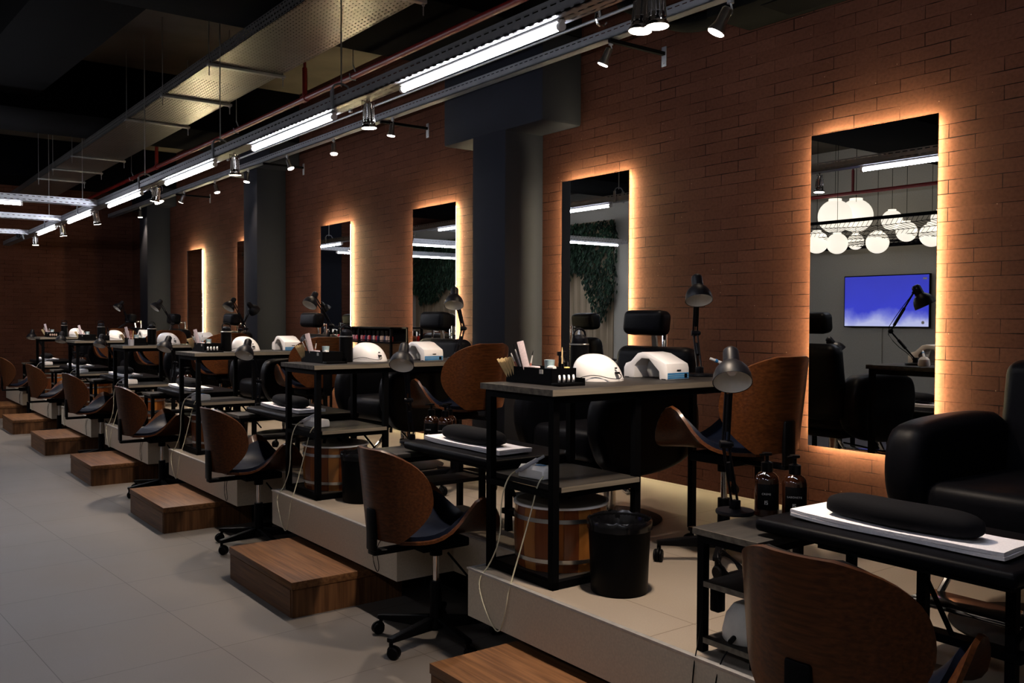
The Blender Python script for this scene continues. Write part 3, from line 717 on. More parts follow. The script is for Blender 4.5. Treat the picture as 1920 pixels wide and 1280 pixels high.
def lamp(name, label, base, elbow, neck, axis, group, k=1.0, head=1):
    B, E, K = Vector(base), Vector(elbow), Vector(neck); ax = Vector(axis).normalized()
    t = thing(name, label, 'lamp', B, 0, group)
    MB().lathe([(0,0),(.062,0),(.064,.004),(.062,.012),(.02,.016),(0,.016)],n=28).box(-.014,.014,-.014,.014,.014,.045,.003).make('base', 'lamp_black', t)
    e = E-B; kk = K-B
    side = Vector((e.y,-e.x,0)); side = side.normalized()*.011 if side.length > 1e-3 else Vector((.8,-.6,0))*.011
    side = Vector((.8,-.6,0))*.010
    m_ = MB()
    for s_ in (-1,1): m_.cyl(Vector((0,0,.03))+side*s_, e+side*s_, .0042, n=8)
    m_.cyl((0,0,.03)+.35*e if False else Vector((0,0,.03))*.6+e*.4, Vector((0,0,.03))*.3+e*.7, .0085, n=8)
    m_.make('lower_arm', 'lamp_black', t)
    MB().cyl(e-side*1.9, e+side*1.9, .014, n=12).cyl(e+side*2.0, e+side*2.5,.009,n=8).make('joint', 'lamp_black', t)
    m_ = MB()
    for s_ in (-1,1): m_.cyl(e+side*s_, kk+side*s_, .0042, n=8)
    m_.cyl(e*.85+kk*.15, e*.4+kk*.6, .009, n=8); m_.cyl(kk-side*1.5, kk+side*1.5, .010, n=10)
    m_.make('upper_arm', 'lamp_black', t)
    # head: socket end sits beside the neck joint
    o0 = kk + ax*-.045 + Vector((-.02,-.02,.0))*1.0
    sh = MB().lathe([(0,-.004),(.016,-.002),(.024,.006),(.026,.014),(.027,.056),(.031,.061),(.042,.070),(.053,.085),(.060,.104),(.063,.124),(.0635,.132),(.0610,.131),(.057,.106),(.046,.082),(.028,.066),(0,.064)], o0, ax, 30).make('lamp_shade', 'lamp_black', t)
    MB().lathe([(.0608,.1312),(.0565,.106),(.0455,.0825),(.027,.0672),(0,.0655)], o0, ax, 28).make('shade_lining', 'lamp_white', sh)
    MB().lathe([(0,.064),(.010,.066),(.010,.072),(.017,.082),(.018,.090),(.012,.099),(0,.103)], o0, ax, 18).make('bulb', 'white_plastic', sh)
    MB().tube([(.02,0,.02),(.03,.02,.06),e*.6+Vector((.02,.02,0)),e+Vector((.015,.02,0)),(e+kk)*.5+Vector((.02,.01,0)),kk,o0],.0022,6,1).make('lamp_cord', 'black_plastic', t)
    return t
def make_dome(label, loc, group):
    t = thing('nail_curing_lamp', label, 'nail lamp', loc, math.radians(-127), group)
    m_ = MB(); n = 40; rows = 14; vs = []
    for j in range(rows+1):
        a = PI/2*j/rows; c = max(math.cos(a),0)**.8
        for i in range(n):
            b_ = 2*PI*i/n; vs.append((.088*math.cos(b_)*c, .108*math.sin(b_)*c-.022*math.sin(a), .010+.106*math.sin(a)))
    fs = [(j*n+i,j*n+(i+1)%n,(j+1)*n+(i+1)%n,(j+1)*n+i) for j in range(rows) for i in range(n)]+[tuple(range(n))]
    m_.add(vs, fs); m_.make('dome', 'white_plastic', t, 70)
    vs = [(.090*math.cos(2*PI*i/n), .110*math.sin(2*PI*i/n), z) for z in (0,.011) for i in range(n)]
    MB().add(vs, [(i,(i+1)%n,n+(i+1)%n,n+i) for i in range(n)]+[tuple(range(n)),tuple(range(n,2*n))]).make('foot', 'white_plastic', t)
    mt = Matrix.Translation((.062,.070,.036)) @ Matrix.Rotation(.75,4,'Z')
    MB().box(0,.016,-.009,.009,-.003,.005,.001,1,mt).box(-.004,.004,-.005,.005,.018,.024,.001,1,mt).make('socket', 'black_plastic', t)
    MB().tube([(.072,.078,.037),(.085,.092,.028),(.094,.085,.012),(.095,.04,.014),(.093,-.02,.030),(.086,-.07,.022),(.07,-.11,.004)],.0017,6,2).make('power_cord', 'black_plastic', t)
    return t
def make_collector(label, loc, group):
    # arch shaped nail dust collector: long face toward the aisle, blue end toward the camera
    t = thing('dust_collector', label, 'nail dust collector', loc, 0, group)
    arch = [(0,0),(0,.045),(.012,.065),(.045,.075),(.088,.112),(.115,.118),(.165,.112),(.265,.07),(.272,.05),(.272,0),(.225,0),(.222,.035),(.16,.088),(.115,.09),(.085,.07),(.07,.055),(.068,0)]
    MB().prism([(.272-a,b) for a,b in arch], 0, .14, 'yz', .004, 2).make('housing', 'white_plastic', t)
    MB().box(.004,.136,-.0015,0,.004,.030).make('blue_panel', 'blue_panel', t)
    MB().box(.006,.134,-.0022,-.0014,.020,.0215).box(.006,.134,-.0022,-.0014,.012,.0132).make('panel_line', 'pale_blue', t)
    MB().box(.108,.124,-.004,0,.008,.026,.001).make('switch', 'black_plastic', t)
    MB().box(.060,.086,-.0022,-.0014,.039,.044).make('print', 'black_plastic', t)
    m_ = MB()
    for i in range(7): m_.box(.035+.011*i,.041+.011*i,.028,.05,.0855-.0005,.0866,mat=Matrix.Translation((0,0,-.009)))
    m_.make('vent_slots', 'grey_plastic', t)
    MB().lathe([(0,.0),(.035,.004),(.045,.03),(.038,.07),(.03,.085)],(.07,.13,.004),(0,0,1),14).make('dust_bag', 'clear_film', t)
    for y in (.02,.25): MB().box(-.002,.012,y-.012,y+.012,0,.004).make('rubber_foot', 'black_plastic', t)
    return t
def make_tray(label, loc, group):
    t = thing('organizer_tray', label, 'organizer', loc, 0, group)
    MB().box(0,.13,0,.30,0,.004).box(0,.004,0,.30,0,.068).box(.126,.13,0,.30,0,.068).box(0,.13,0,.004,0,.068).box(0,.13,.296,.30,0,.068).box(.0,.13,.12,.124,0,.06).box(.04,.044,.12,.30,0,.06).make('box', 'black_plastic', t)
    MB().box(-.0012,0,.052,.075,.045,.062).make('paper_tag', 'print_white', t)
    MB().box(.0,.13,-.055,0,0,.012,.001).box(.126,.13,-.055,0,0,.03).make('roll_holder', 'black_plastic', t)
    return t
def small(name, mb, mat, label, cat, loc, group=None):
    o = mb.make(name, mat); o.location = loc; return tag(o, label, cat, group)
def make_flask(label, loc, group):
    t = thing('vacuum_flask', label, 'flask', loc, 0, group)
    MB().lathe([(0,0),(.038,0),(.041,.004),(.041,.150),(.038,.154),(0,.154)],n=28).make('body', 'black_plastic', t)
    MB().lathe([(.036,.154),(.039,.155),(.039,.160),(.036,.161),(.037,.166),(.0345,.182),(.020,.196),(0,.199)],n=28).make('lid', 'lamp_black', t)
    MB().lathe([(.0405,.151),(.0425,.152),(.0425,.156),(.0395,.158)],n=28).make('ring', 'steel', t)
    MB().tube([(-.03,0,.17),(-.034,0,.205),(-.015,0,.222),(.015,0,.222),(.034,0,.205),(.03,0,.17)],.005,8,1).make('handle', 'lamp_black', t)
    return t
def make_drill(label, loc, group):
    t = thing('electric_nail_drill', label, 'nail drill', loc, math.radians(8), group)
    MB().prism([(0,0),(0,.036),(.016,.052),(.088,.046),(.095,.03),(.095,0)], 0, .14, 'xz', .007, 3).make('control_box', 'white_plastic', t)
    MB().box(.035,.065,.04,.08,.0490,.0515,.001,1).make('display', 'blue_panel', t)
    MB().cyl((-.03,.10,.035),(.045,.075,.07),.0095,n=14).cyl((.045,.075,.07),(.075,.065,.083),.006,n=10).cyl((-.045,.105,.028),(-.03,.10,.035),.006,n=10).make('handpiece', 'grey_plastic', t)
    return t
def make_jar(label, loc, group):
    return None

# ------------------------------------------------------------------ place the stations
GR = dict(desk='tall desks on the platform', low='low tables beside the stools', board='padded boards bridging the notches')
base_y = lambda k: PER*k
ST = {}
def wk(k): return 'at the %s workstation' % ORD[k] if k else 'at the nearest workstation'
lowpose = [((2.404,1.985),(-.05,.0,.235),(-.03,0,.512),(-.44,-.44,-.78)),
           ((2.404,2.0),(-.02,.0,.22),(-.04,0,.475),(-.40,-.44,-.78)),
           ((2.38,1.985),(.02,.02,.20),(-.06,0,.455),(-.40,-.42,-.8)),
           ((2.40,1.985),(.05,.05,.24),(-.03,-.05,.44),(-.45,-.30,-.85)),
           ((2.40,1.985),(.03,.02,.2),(-.1,0,.42),(-.3,-.30,-.9)),
           ((2.40,1.985),(.03,.02,.2),(-.1,0,.42),(-.2,-.30,-.9)),
           ((2.40,1.985),(.03,.02,.2),(-.1,0,.42),(-.2,-.30,-.9))]
highpose = [((3.25,2.9),(.09,.11,.20),(-.0,.02,.43),(-.26,-.36,-.88)),
            ((3.27,2.9),(.05,.0,.20),(-.0,.02,.425),(-.30,-.40,-.85)),
            ((3.32,2.9),(.05,-.02,.20),(-.10,-.02,.44),(-.55,-.22,-.8)),
            ((3.42,2.98),(.03,.0,.15),(-.10,-.0,.43),(-.60,-.15,-.8)),
            ((3.22,2.9),(.08,.02,.19),(-.07,.0,.44),(-.65,-.1,-.75)),
            ((3.05,2.9),(.24,.0,.20),(.17,.0,.45),(-.65,-.1,-.72)),
            ((3.1,2.9),(.05,.0,.15),(-.1,.0,.30),(-.70,-.1,-.72))]
for k in range(7):
    y = base_y(k); wkk = ORD[k]
    # low swivel chair in the notch
    loc = (2.13, 1.32+y, 0)
    rz = [math.radians(a) for a in (3,0,2,-2,1,0,-4)][k]
    lb = 'walnut shell swivel chair on the aisle floor in the %s notch from the camera' % wkk
    if k == 0: ST['stool'] = make_stool(lb, loc, rz, 'walnut swivel chairs on the aisle floor')
    else: dup(ST['stool'], loc, rz, lb)
    # low table, board, towel, cushion
    loc = (2.15, 1.69+y, H0)
    lb = 'low black framed table with dark board top on the platform, %s' % cnt(k)
    if k == 0: ST['low'] = make_lowtable(lb, loc, GR['low'])
    else: dup(ST['low'], loc, 0, lb)
    loc = (2.21, .995+y, H0+.385)
    lb = 'black padded board lying from low table toward the desk, %s' % cnt(k)
    if k == 0: ST['board'] = make_board(lb, loc, GR['board'])
    else: dup(ST['board'], loc, 0, lb)
    tl = (2.285, 1.06+y, H0+.385+.053)
    lb = 'white folded towel under the black cushion on the padded board, %s' % cnt(k)
    if k == 0: ST['towel'] = make_towel(lb, tl, 'white towels on the padded boards')
    else: dup(ST['towel'], tl, 0, lb)
    cl = (2.36, 1.14+y, H0+.385+.053+.024)
    lb = 'black rounded hand cushion lying on the white towel, %s' % cnt(k)
    if k == 0: ST['cushion'] = make_cushion(lb, cl, 'black cushions on the towels')
    else: dup(ST['cushion'], cl, 0, lb)
    if k in (0,1,3,5):
        for q, (bx, by, wd) in enumerate(((2.463,1.902,'CREME'),(2.492,1.815,'SABONETE'))):
            lb = 'amber pump bottle on low table %s, %s of two' % (cnt(k), ('farther','closer')[q])
            if k == 0: ST['bottle%d' % q] = make_bottle(lb, (bx,by+y,H0+.385), 'amber pump bottles on the low tables', wd)
            else: dup(ST['bottle%d' % q], (bx,by+y,H0+.385), 0, lb)
    if k == 1:
        dup(ST['bottle0'], (2.55,1.87+y,H0+.385), 0, 'third amber pump bottle behind two others, low table second from the camera')
    (bx,by),e,n_,ax = lowpose[k]; B = Vector((bx,by+y,H0+.385))
    lamp('desk_lamp', 'black swing arm lamp standing on the low table %s' % cnt(k), B, B+Vector(e), B+Vector(n_), ax, 'black lamps on the low tables')
    # armchair against the wall side
    loc = (3.21, 1.37+y, H0)
    lb = 'black leather salon armchair with headrest on the platform, %s' % cnt(k)
    rz = PI+[math.radians(a) for a in (0,0,4,6,0,0,0)][k]
    if k == 0: ST['arm'] = make_armchair(lb, loc, rz, 'black armchairs along the brick wall')
    else: dup(ST['arm'], loc, rz, lb)
    if k == 6: break
    # desk and what is on it
    loc = (2.172, 2.658+y, H0); Z = H0+.765
    lb = 'tall narrow desk with grey wood top and black steel legs, %s' % cnt(k)
    if k == 0: ST['desk'] = make_desk(lb, loc, GR['desk'])
    else: dup(ST['desk'], loc, 0, lb)
    lb = 'walnut shell swivel chair on the platform by the tall desk %s' % cnt(k)
    loc = (3.04, 2.57+y, H0); rz = PI/2+[math.radians(a) for a in (2,8,0,0,5,0)][k]
    if k == 0: ST['stool2'] = dup(ST['stool'], loc, rz, lb, group='walnut swivel chairs on the platform')
    else: dup(ST['stool2'], loc, rz, lb)
    (bx,by),e,n_,ax = highpose[k]; B = Vector((bx,by+y,Z))
    lamp('desk_lamp', 'black swing arm lamp standing high on the tall desk %s' % cnt(k), B, B+Vector(e), B+Vector(n_), ax, 'black lamps on the tall desks')
    if k == 3:
        B = Vector((3.38,3.06+y,Z)); lamp('desk_lamp', 'black swing arm lamp turned to the wall on fourth tall desk', B, B+Vector((.02,-.05,.14)), B+Vector((.16,.0,.39)), (.6,.25,-.6), 'black lamps on the tall desks')
    loc = (2.275, 2.80+y, Z)
    lb = 'black organizer tray of nail tools on the tall desk %s' % cnt(k)
    if k == 0: ST['tray'] = make_tray(lb, loc, 'black organizer trays on the desks')
    else: dup(ST['tray'], loc, 0, lb)
    loc = (2.655, 2.945+y, Z)
    lb = 'white domed nail curing lamp on the tall desk %s' % cnt(k)
    if k == 0: ST['dome'] = make_dome(lb, loc, 'white domed lamps on the desks')
    else: dup(ST['dome'], loc, math.radians([-127,-127,-124,-120,-127,-127][k]), lb)
    if k < 5:
        loc = (2.918, 2.79+y, Z) if k != 1 else (2.95, 2.78+y, Z)
        lb = 'white arched dust collector with blue end panel on tall desk %s' % cnt(k)
        if k == 0: ST['coll'] = make_collector(lb, loc, 'white dust collectors on the desks')
        else: dup(ST['coll'], loc, 0, lb)
    loc = (2.62, 3.03+y, Z) if k == 0 else (2.49, 2.93+y, Z)
    lb = 'black vacuum flask with loop handle on the tall desk %s' % cnt(k)
    if k == 0: ST['flask'] = make_flask(lb, loc, 'black flasks on the desks')
    else: dup(ST['flask'], loc, 0, lb)
    loc = (2.235, 2.80+y, H0+.392)
    lb = 'white electric nail drill on the desk shelf, %s' % cnt(k)
    if k == 0: ST['drill'] = make_drill(lb, loc, 'white nail drills on the desk shelves')
    else: dup(ST['drill'], loc, math.radians(8), lb)
    # cords of the drill over the platform edge
    j_ = rnd.uniform(-.02,.02)
    c1 = [(2.20,2.91+y,.83),(2.16,2.93+y,.80),(2.14,2.95+y,.70),(2.14,2.95+y,.55),(2.12,3.0+y,.43),(2.088,3.03+y,.38),(2.085,3.02+j_+y,.31),(2.085,2.94+y,.22),(2.085,2.885+y,.19),(2.085,2.85+y,.26),(2.088,2.83+y,.36),(2.12,2.83+y,.45),(2.15,2.80+y,.6),(2.17,2.775+y,.72),(2.19,2.775+y,.79),(2.23,2.79+y,.812)]
    tag(MB().tube(c1, .0028, 6, 2).make('cable', 'cord_white'), 'pale cord looping from the nail drill over the platform edge, %s' % cnt(k), 'cord', 'pale cords at the desks')
    yb = 3.9+base_y(k)
    c2 = [(2.16,yb-.02,.62),(2.14,yb-.01,.48),(2.096,yb+.02,.38),(2.09,yb+.05,.28),(2.09,yb,.20),(2.09,yb-.03,.23),(2.09,yb+.01,.32),(2.10,yb-.06,.40),(2.15,yb-.08,.5)]
    if k < 6: tag(MB().tube(c2, .0018, 6, 2).make('cable', 'black_plastic'), 'thin black cord hanging over platform edge at low table %s' % cnt(k+1), 'cord', 'black cords at the low tables')
    loc = (2.40, 2.885+y, H0+.031)
    lb = 'wooden stave foot tub with steel hoops under the tall desk %s' % cnt(k)
    if k == 0: ST['barrel'] = make_barrel(lb, loc, 'wooden foot tubs under the desks')
    else: dup(ST['barrel'], loc, [0,.9,2.1,.4,1.3,2.8][k], lb)
    if k < 3:
        loc = (2.385, 2.52+y, H0)
        lb = 'round black waste bin with liner beside the tall desk %s' % cnt(k)
        if k == 0: ST['bin'] = make_bin(lb, loc, 'black waste bins on the platform')
        else: dup(ST['bin'], loc, 1.1*k, lb)
for k in range(7):
    loc = (1.732, 4.077-PER+base_y(k), 0)
    lb = 'low wooden box step in front of the platform, %s' % cnt(k)
    if k == 0: ST['step'] = make_step(lb, loc, 'wooden steps up to the platform')
    else: dup(ST['step'], loc, 0, lb)
tag(MB().tube([(2.16,1.90,.56),(2.13,1.89,.46),(2.092,1.88,.38),(2.088,1.885,.25),(2.09,1.86,.1),(2.05,1.85,.006),(1.95,1.8,.006)],.0022,6,2).make('cable','black_plastic'), 'thin black cord running down the platform face at nearest low table', 'cord', 'black cords at the low tables')
tag(MB().tube([(2.28,1.83,.46),(2.16,1.80,.44),(2.10,1.79,.40),(2.09,1.80,.3),(2.09,1.78,.12),(2.05,1.76,.006)],.0022,6,2).make('cable','black_plastic'), 'black cord from the glass bowl lamp at nearest low table', 'cord', 'black cords at the low tables')

# small tools in the trays
Z = H0+.765
def rod(a, b, r, mat, mb=None): return MB().cyl(a, b, r, n=8)
def tools(k, full=True):
    y = base_y(k); X0, Y0 = 2.275, 2.80+y; g = 'pale wooden sticks in the trays'
    lean = lambda an, tw=0: (Matrix.Rotation(math.radians(an), 3, Vector((-.8,.6,0)).cross(Vector((0,0,1)))*-1) @ Matrix.Rotation(math.radians(-37+tw), 3, 'Z')).to_euler()
    ns = 8 if k < 3 else 4
    for i in range(ns):
        o = small('wooden_stick', MB().box(-.0045,.0045,-.001,.001,0,.105,.0008,1), 'stick_wood', 'pale wooden stick in the organizer tray, desk %s' % cnt(k), 'stick', (X0+.010+.009*(i%2), Y0+.287-i*.0075, Z+.006), g+' %s' % cnt(k))
        o.rotation_euler = lean(30-2.2*i+(3 if i%2 else 0))
    br = [('brush_red',.15,24,.215),('grey_plastic',.165,18,.20),('brush_red',.13,-10,.185)]
    for i, (c, h, an, yy) in enumerate(br):
        m_ = MB().use(c).cyl((0,0,0),(0,0,h*.6),.0035,n=8).use('print_white').cyl((0,0,h*.6),(0,0,h*.85),.0037,.0026,n=8).use('black_plastic').cyl((0,0,h*.85),(0,0,h),.003,.0006,n=8)
        o = m_.make('nail_brush'); o.location = (X0+.025,Y0+yy,Z+.006); o.rotation_euler = lean(an)
        tag(o, '%s slim nail brush standing in the tray, desk %s' % (['red handled','grey handled','short red'][i], cnt(k)), 'brush', 'nail brushes standing in the trays')
    o = small('nail_file', MB().box(-.014,.014,-.003,.003,0,.172,.0025,2), 'file_pink', 'large pale nail file leaning in the tray, desk %s' % cnt(k), 'nail file', (X0+.022,Y0+.165,Z+.006), 'nail files in the trays'); o.rotation_euler = lean(14)
    small('paper_cup', MB().lathe([(0,0),(.018,0),(.022,.048),(.0225,.049),(.021,.049),(.0175,.002)],n=22), 'pale_blue', 'pale blue cup standing in the organizer tray, desk %s' % cnt(k), 'cup', (X0+.06,Y0+.085,Z+.050), 'pale blue cups in the trays')
    small('nail_buffer', MB().box(0,.03,0,.05,0,.02,.003,2), 'file_pink', 'pale rounded nail buffer block in the tray, desk %s' % cnt(k), 'buffer', (X0+.015,Y0+.125,Z+.052), 'nail buffers in the trays')
    small('cotton_roll', MB().cyl((0,0,0),(0,.045,0),.009,n=14), 'white_plastic', 'short white cotton roll across the tray, desk %s' % cnt(k), 'cotton roll', (X0+.05,Y0+.04,Z+.068), 'cotton rolls in the trays')
    for i in range(4 if k in (0,2,5) else 0):
        small('tape_roll', MB().lathe([(.005,0),(.0155,0),(.0155,.007),(.005,.007)],(0,0,0),(1,0,0),22), 'white_plastic' if k < 3 else 'polish_nude', 'white tape roll in the tray end holder, desk %s' % cnt(k), 'tape roll', (X0+.014+.024*i,Y0-.028,Z+.029), 'white tape rolls, desk %s' % cnt(k)).rotation_euler = (0,0,math.radians(-33))
    small('storage_box', MB().box(0,.06,0,.07,0,.05,.004,2), 'dark_blue', 'dark blue box in the middle of the tray, desk %s' % cnt(k), 'box', (X0+.055,Y0+.155,Z+.006), 'dark blue boxes in the trays')
    if k: return
    t = thing('spray_bottle', 'small black spray bottle behind the tray, desk %s' % cnt(k), 'bottle', (X0+.17,Y0+.13,Z), 0, 'black spray bottles behind the trays')
    MB().lathe([(0,0),(.02,0),(.021,.003),(.021,.085),(.010,.100),(.008,.112),(0,.112)],n=18).make('body','black_plastic',t)
    MB().box(-.03,.014,-.007,.007,.112,.130,.003).box(-.022,-.016,-.004,.004,.085,.114,.001).make('trigger','lamp_black',t)
for k in range(6): tools(k)
small('orange_stick', MB().cyl((0,0,0),(0,0,.13),.003,n=8).cyl((0,0,.13),(0,0,.145),.003,.0008,n=8), 'stick_wood', 'upright amber wooden stick in the nearest organizer tray', 'stick', (2.36,2.835,Z+.006))
small('polish_bottle', MB().use('green').box(-.009,.009,-.009,.009,0,.03,.002,2).use('black_plastic').cyl((0,0,.03),(0,0,.055),.006,n=12), None, 'tiny green polish bottle in the nearest organizer tray', 'polish bottle', (2.355,2.825,Z+.03))
small('sponge', MB().box(-.01,.01,-.008,.008,0,.016,.002,1), 'yellow', 'small yellow sponge wedge in the nearest organizer tray', 'sponge', (2.385,2.835,Z+.055))
t = thing('nail_pen', 'white pen shaped tool with blue band on the nearest desk', 'nail pen', (3.34,2.80,Z))
MB().lathe([(0,0),(.03,0),(.034,.01),(.03,.04),(.015,.055),(0,.056)],n=20).make('stand','white_plastic',t)
MB().cyl((0,0,.05),(-.075,.05,.085),.008,.006,n=12).make('pen','white_plastic',t)
MB().cyl((-.045,.03,.071),(-.055,.0367,.0757),.0083,n=12).make('band','blue_panel',t)
# glass jar of brushes, fourth desk; third desk has more
t = thing('brush_jar', 'clear grey glass of brushes on the fourth tall desk', 'jar', (2.24,2.70+PER*3,Z))
MB().lathe([(0,0),(.026,0),(.027,.06),(.025,.06),(.024,.004),(0,.004)],n=20).make('glass','grey_plastic',t)
for i in range(4): MB().cyl((.01*math.cos(i*1.6),.01*math.sin(i*1.6),.006),(.022*math.cos(i*1.6),.022*math.sin(i*1.6),.14),.003,n=6).make('brush',['stick_wood','brush_red','file_pink','brush_red'][i],t)
# black brushes holder, fifth desk
t = thing('tool_holder', 'cluster of black upright tools on the fifth tall desk', 'tool holder', (2.50,2.72+PER*4,Z))
MB().box(-.03,.03,-.03,.03,0,.06,.004).make('cup','black_plastic',t)
for i in range(6): MB().cyl((.018*math.cos(i),.018*math.sin(i),.02),(.03*math.cos(i),.03*math.sin(i),.13+.01*(i%3)),.006,n=8).make('tool','black_plastic',t)

# under the nearest low table: glass bowl lamp, plug and power strip
t = thing('glass_bowl_lamp', 'milky glass dome on the lowest shelf of the nearest low table', 'lamp', (2.245,1.80,H0+.0485))
MB().lathe([(0,0),(.072,0),(.076,.006),(.076,.03),(.066,.075),(.045,.105),(.02,.118),(0,.12)],n=30).make('dome','lamp_white',t)
MB().cyl((-.075,-.01,.022),(-.105,-.02,.018),.008,n=8).make('plug','black_plastic',t)
t = thing('power_adapter', 'black plug adapter hanging on the frame of nearest low table', 'adapter', (2.205,1.885,H0+.12))
MB().box(-.018,.018,-.018,.018,0,.075,.006,2).cyl((0,0,.075),(0,0,.085),.008,n=8).make('body','black_plastic',t)
t = thing('power_strip', 'black power strip and coiled cable on the platform tiles', 'power strip', (2.86,2.36,H0))
MB().box(-.03,.07,-.02,.02,0,.028,.004).make('body','black_plastic',t)
m_ = MB()
for i in range(4): m_.tube([(-.03,.0,.02),(-.05-.008*i,.03,.05+.012*i),(-.02,.06,.09+.01*i),(.04,.05,.07),(.05+.01*i,.02,.03),(.03,0,.02)],.0035,6,2)
m_.make('coiled_cable','black_plastic',t)
small('storage_box', MB().box(0,.16,0,.12,0,.05,.004), 'black_plastic', 'flat black box on the middle shelf of the nearest low table', 'box', (2.30,1.73,H0+.224))

# polish display on the wall between the third and fourth mirrors
t = thing('polish_stand', 'black steel stand holding rows of nail polish by the wall', 'stand', (4.02, 7.24, H0))
for x, y in ((0,0),(0,1.24),(.16,0),(.16,1.24),(0,.62)): MB().box(x,x+.02,y,y+.02,0,.95).make('leg','black_steel',t)
MB().box(0,.18,0,1.26,.935,.95).box(0,.18,0,1.26,.80,.815).box(.17,.18,0,1.26,.815,.935).make('shelf','black_steel',t)
MB().box(0,.006,0,1.26,.825,.832).make('rail','black_steel',t)
pc = ['polish_red','polish_pink','polish_nude','polish_white','polish_red','polish_nude','polish_pink','dark_blue']
P0 = {}
for i in range(30):
    y = 7.275+i*.041; c = pc[(i*5+i//4)%8]
    nm = {'polish_red':'red','polish_pink':'pink','polish_nude':'nude','polish_white':'white','dark_blue':'dark blue'}[c]
    loc = (4.05+.008*(i%2), y, H0+.8155)
    if c not in P0:
        q = thing('polish_bottle', nm+' nail polish bottle in the row on the black wall stand', 'polish bottle', loc, 0, nm+' polish bottles on the wall stand')
        MB().lathe([(0,0),(.014,0),(.015,.003),(.015,.045),(.008,.054),(0,.054)],n=14).make('glass', c, q)
        MB().cyl((0,0,.054),(0,0,.10),.0075,.0065,n=10).make('cap', 'black_plastic', q); P0[c] = q
    else: dup(P0[c], loc)

# ------------------------------------------------------------------ other side of the salon (seen in the mirrors)
t = thing('television', 'wall television showing blue sky over white cloud, seen in the nearest mirror', 'television', (-3.598, 7.20, 1.70))
MB().box(.03,.07,-.655,.655,-.37,.37,.004).box(0,.03,-.2,.2,-.2,.2).make('casing','black_plastic',t)
sc_ = MB().box(.0705,.0715,-.64,.64,-.355,.355).make('screen','tv_picture',t)
MB().box(.0715,.072,-.61,-.555,.29,.315).make('channel_logo','print_white',sc_)
MB().lathe([(0,0),(.022,0),(.022,.0008),(0,.0008)],(.0716,-.56,-.30),(1,0,0),18).make('round_logo','print_white',sc_)
tag(MB().box(-3.6,-3.585,7.28,7.30,.3,1.32).make('cable_cover','grey_wall'), 'slim grey cable cover on the wall below the television', 'cable cover')
# pendant globes and net
t = thing('hanging_net', 'black net stretched on a bar below the globe lamps, seen in mirror', 'net', (0,0,0))
m_ = MB()
def npt(u, v):
    x = -2.04-1.2*v; return (x, 4.6+4.0*u, 2.70-.24*v-.12*math.sin(PI*v)+.02*math.sin(9*u+5*v))
for i in range(61):
    m_.tube([npt(max(0,min(1,i/60+(.03 if j%2 else 0))), j/10) for j in range(11)], .004, 4)
for j in range(11):
    m_.tube([npt(i/40, j/10) for i in range(41)], .004, 4)
m_.make('netting','black_fabric',t)
MB().box(-2.06,-2.02,4.5,8.7,2.68,2.72).box(-3.26,-3.24,4.5,8.7,2.44,2.47).make('net_bar','black_steel',t)
for y in (4.7,8.5): MB().cyl((-2.04,y,2.72),(-2.04,y,CZ),.003,n=6).cyl((-3.25,y,2.47),(-3.25,y,CZ),.003,n=6).make('wire','black_steel',t)
GL = [(-2.5, 7.33, 2.83, 0.224, 'large'), (-3.05, 7.37, 2.88, 0.23, 'large'), (-2.5, 6.5, 2.71, 0.13, 'small'), (-2.5, 6.3, 2.55, 0.128, 'small'), (-2.5, 7.61, 2.5, 0.155, 'middling'), (-2.17, 7.07, 2.43, 0.136, 'middling'), (-2.93, 7.29, 2.51, 0.11, 'small'), (-2.6, 6.76, 2.45, 0.146, 'middling'), (-2.65, 6.05, 2.5, 0.15, 'middling'), (-2.5, 5.87, 2.68, 0.105, 'small'), (-2.5, 5.72, 2.46, 0.131, 'small')]
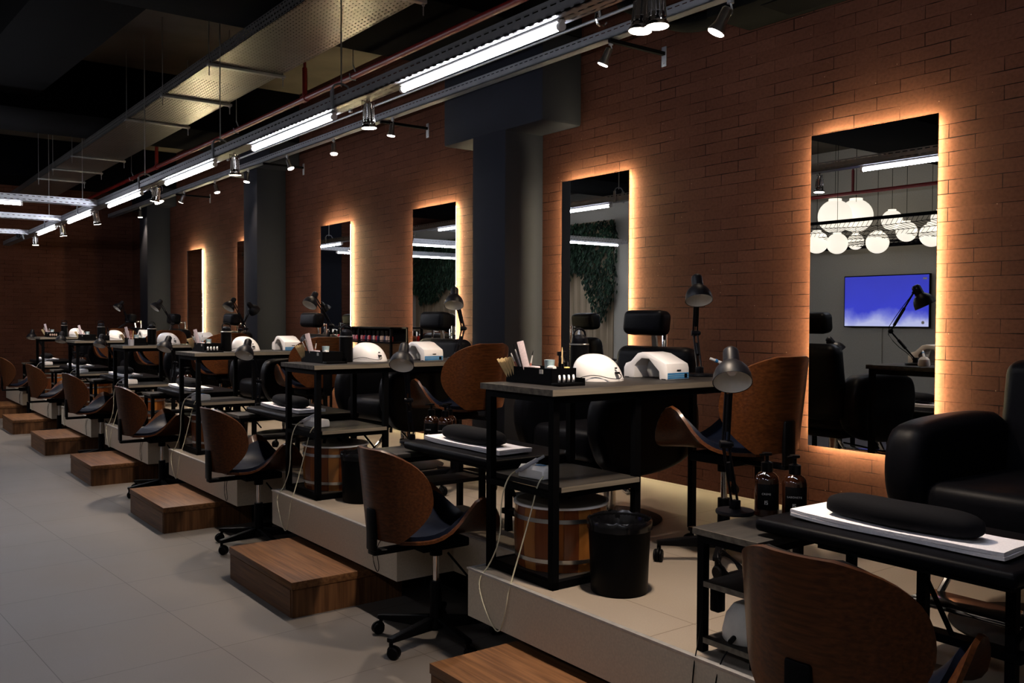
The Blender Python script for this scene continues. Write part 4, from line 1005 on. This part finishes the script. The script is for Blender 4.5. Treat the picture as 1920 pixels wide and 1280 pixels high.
for i, (x,y,z,r,s_) in enumerate(GL):
    q = thing('globe_pendant', '%s white globe pendant over the net in mirror, %s in the row' % (s_, cnt(i).replace(' from the camera','').replace(' the camera','')), 'pendant lamp', (x,y,z), 0, 'white globe pendants over the net')
    MB().lathe([(.0,-r)]+[(r*math.sin(a),-r*math.cos(a)) for a in [PI*j/16 for j in range(1,15)]]+[(r*.38,r*.93),(r*.38,r*1.05),(0,r*1.05)],n=30).make('globe','globe_glow',q)
    MB().cyl((0,0,r*1.05),(0,0,CZ-z),.003,n=6).make('cord','black_steel',q)
t = thing('security_camera', 'tiny dark camera hanging by the farthest left branch tray', 'camera', (2.05,14.15,2.572))
MB().lathe([(0,0),(.03,0),(.03,.02),(.022,.05),(0,.058)],(0,0,0),(0,0,-1),16).make('housing','lamp_black',t)
MB().cyl((.05,0,0),(.07,0,-.07),.012,n=10).make('socket','zinc',t)
# planting and plank wall
t = thing('wood_panel', 'pale wooden plank panel behind the hanging greenery, seen in mirrors', 'wall panel', (-1.499,0,0))
for i in range(38): MB().box(0,.02,10.6+i*.16,10.6+i*.16+.154,0,3.0,.002,1).make('plank','plank_wall',t)
R = random.Random(11)
m_ = MB()
def green(m_, n, y0, y1, z0, z1):
    for i in range(n):
        y = R.uniform(y0,y1); top = z1
        bot = z0+.5*abs(math.sin(y*2.3+.4))+.2*math.sin(y*5.1)
        z = R.uniform(min(bot,top-.1),top); x = -1.46+R.uniform(.02,.16); a = R.uniform(-.5,.5); l = R.uniform(.05,.11); w_ = R.uniform(.012,.03)
        d = Vector((R.uniform(-.3,.7),math.sin(a),-1)).normalized(); s_ = Vector((R.uniform(-.4,.4),1,0)).normalized()*w_
        p0 = Vector((x,y,z)); m_.use('leaf' if i%3 else 'leaf_dark')
        k_ = Vector((.012,0,0))
        m_.add([p0, p0+d*l*.45+s_+k_, p0+d*l, p0+d*l*.45-s_+k_, p0+d*l*.5-k_*1.3], [(0,1,2,4),(0,4,2,3),(0,3,2),(0,2,1)])
green(m_, 9000, 10.45, 16.6, 1.55, 3.0)
o = m_.make('hanging_greenery'); o['kind'] = 'stuff'; tag(o, 'dense hanging green foliage on the opposite wall, seen in mirrors', 'foliage', None, 'stuff')
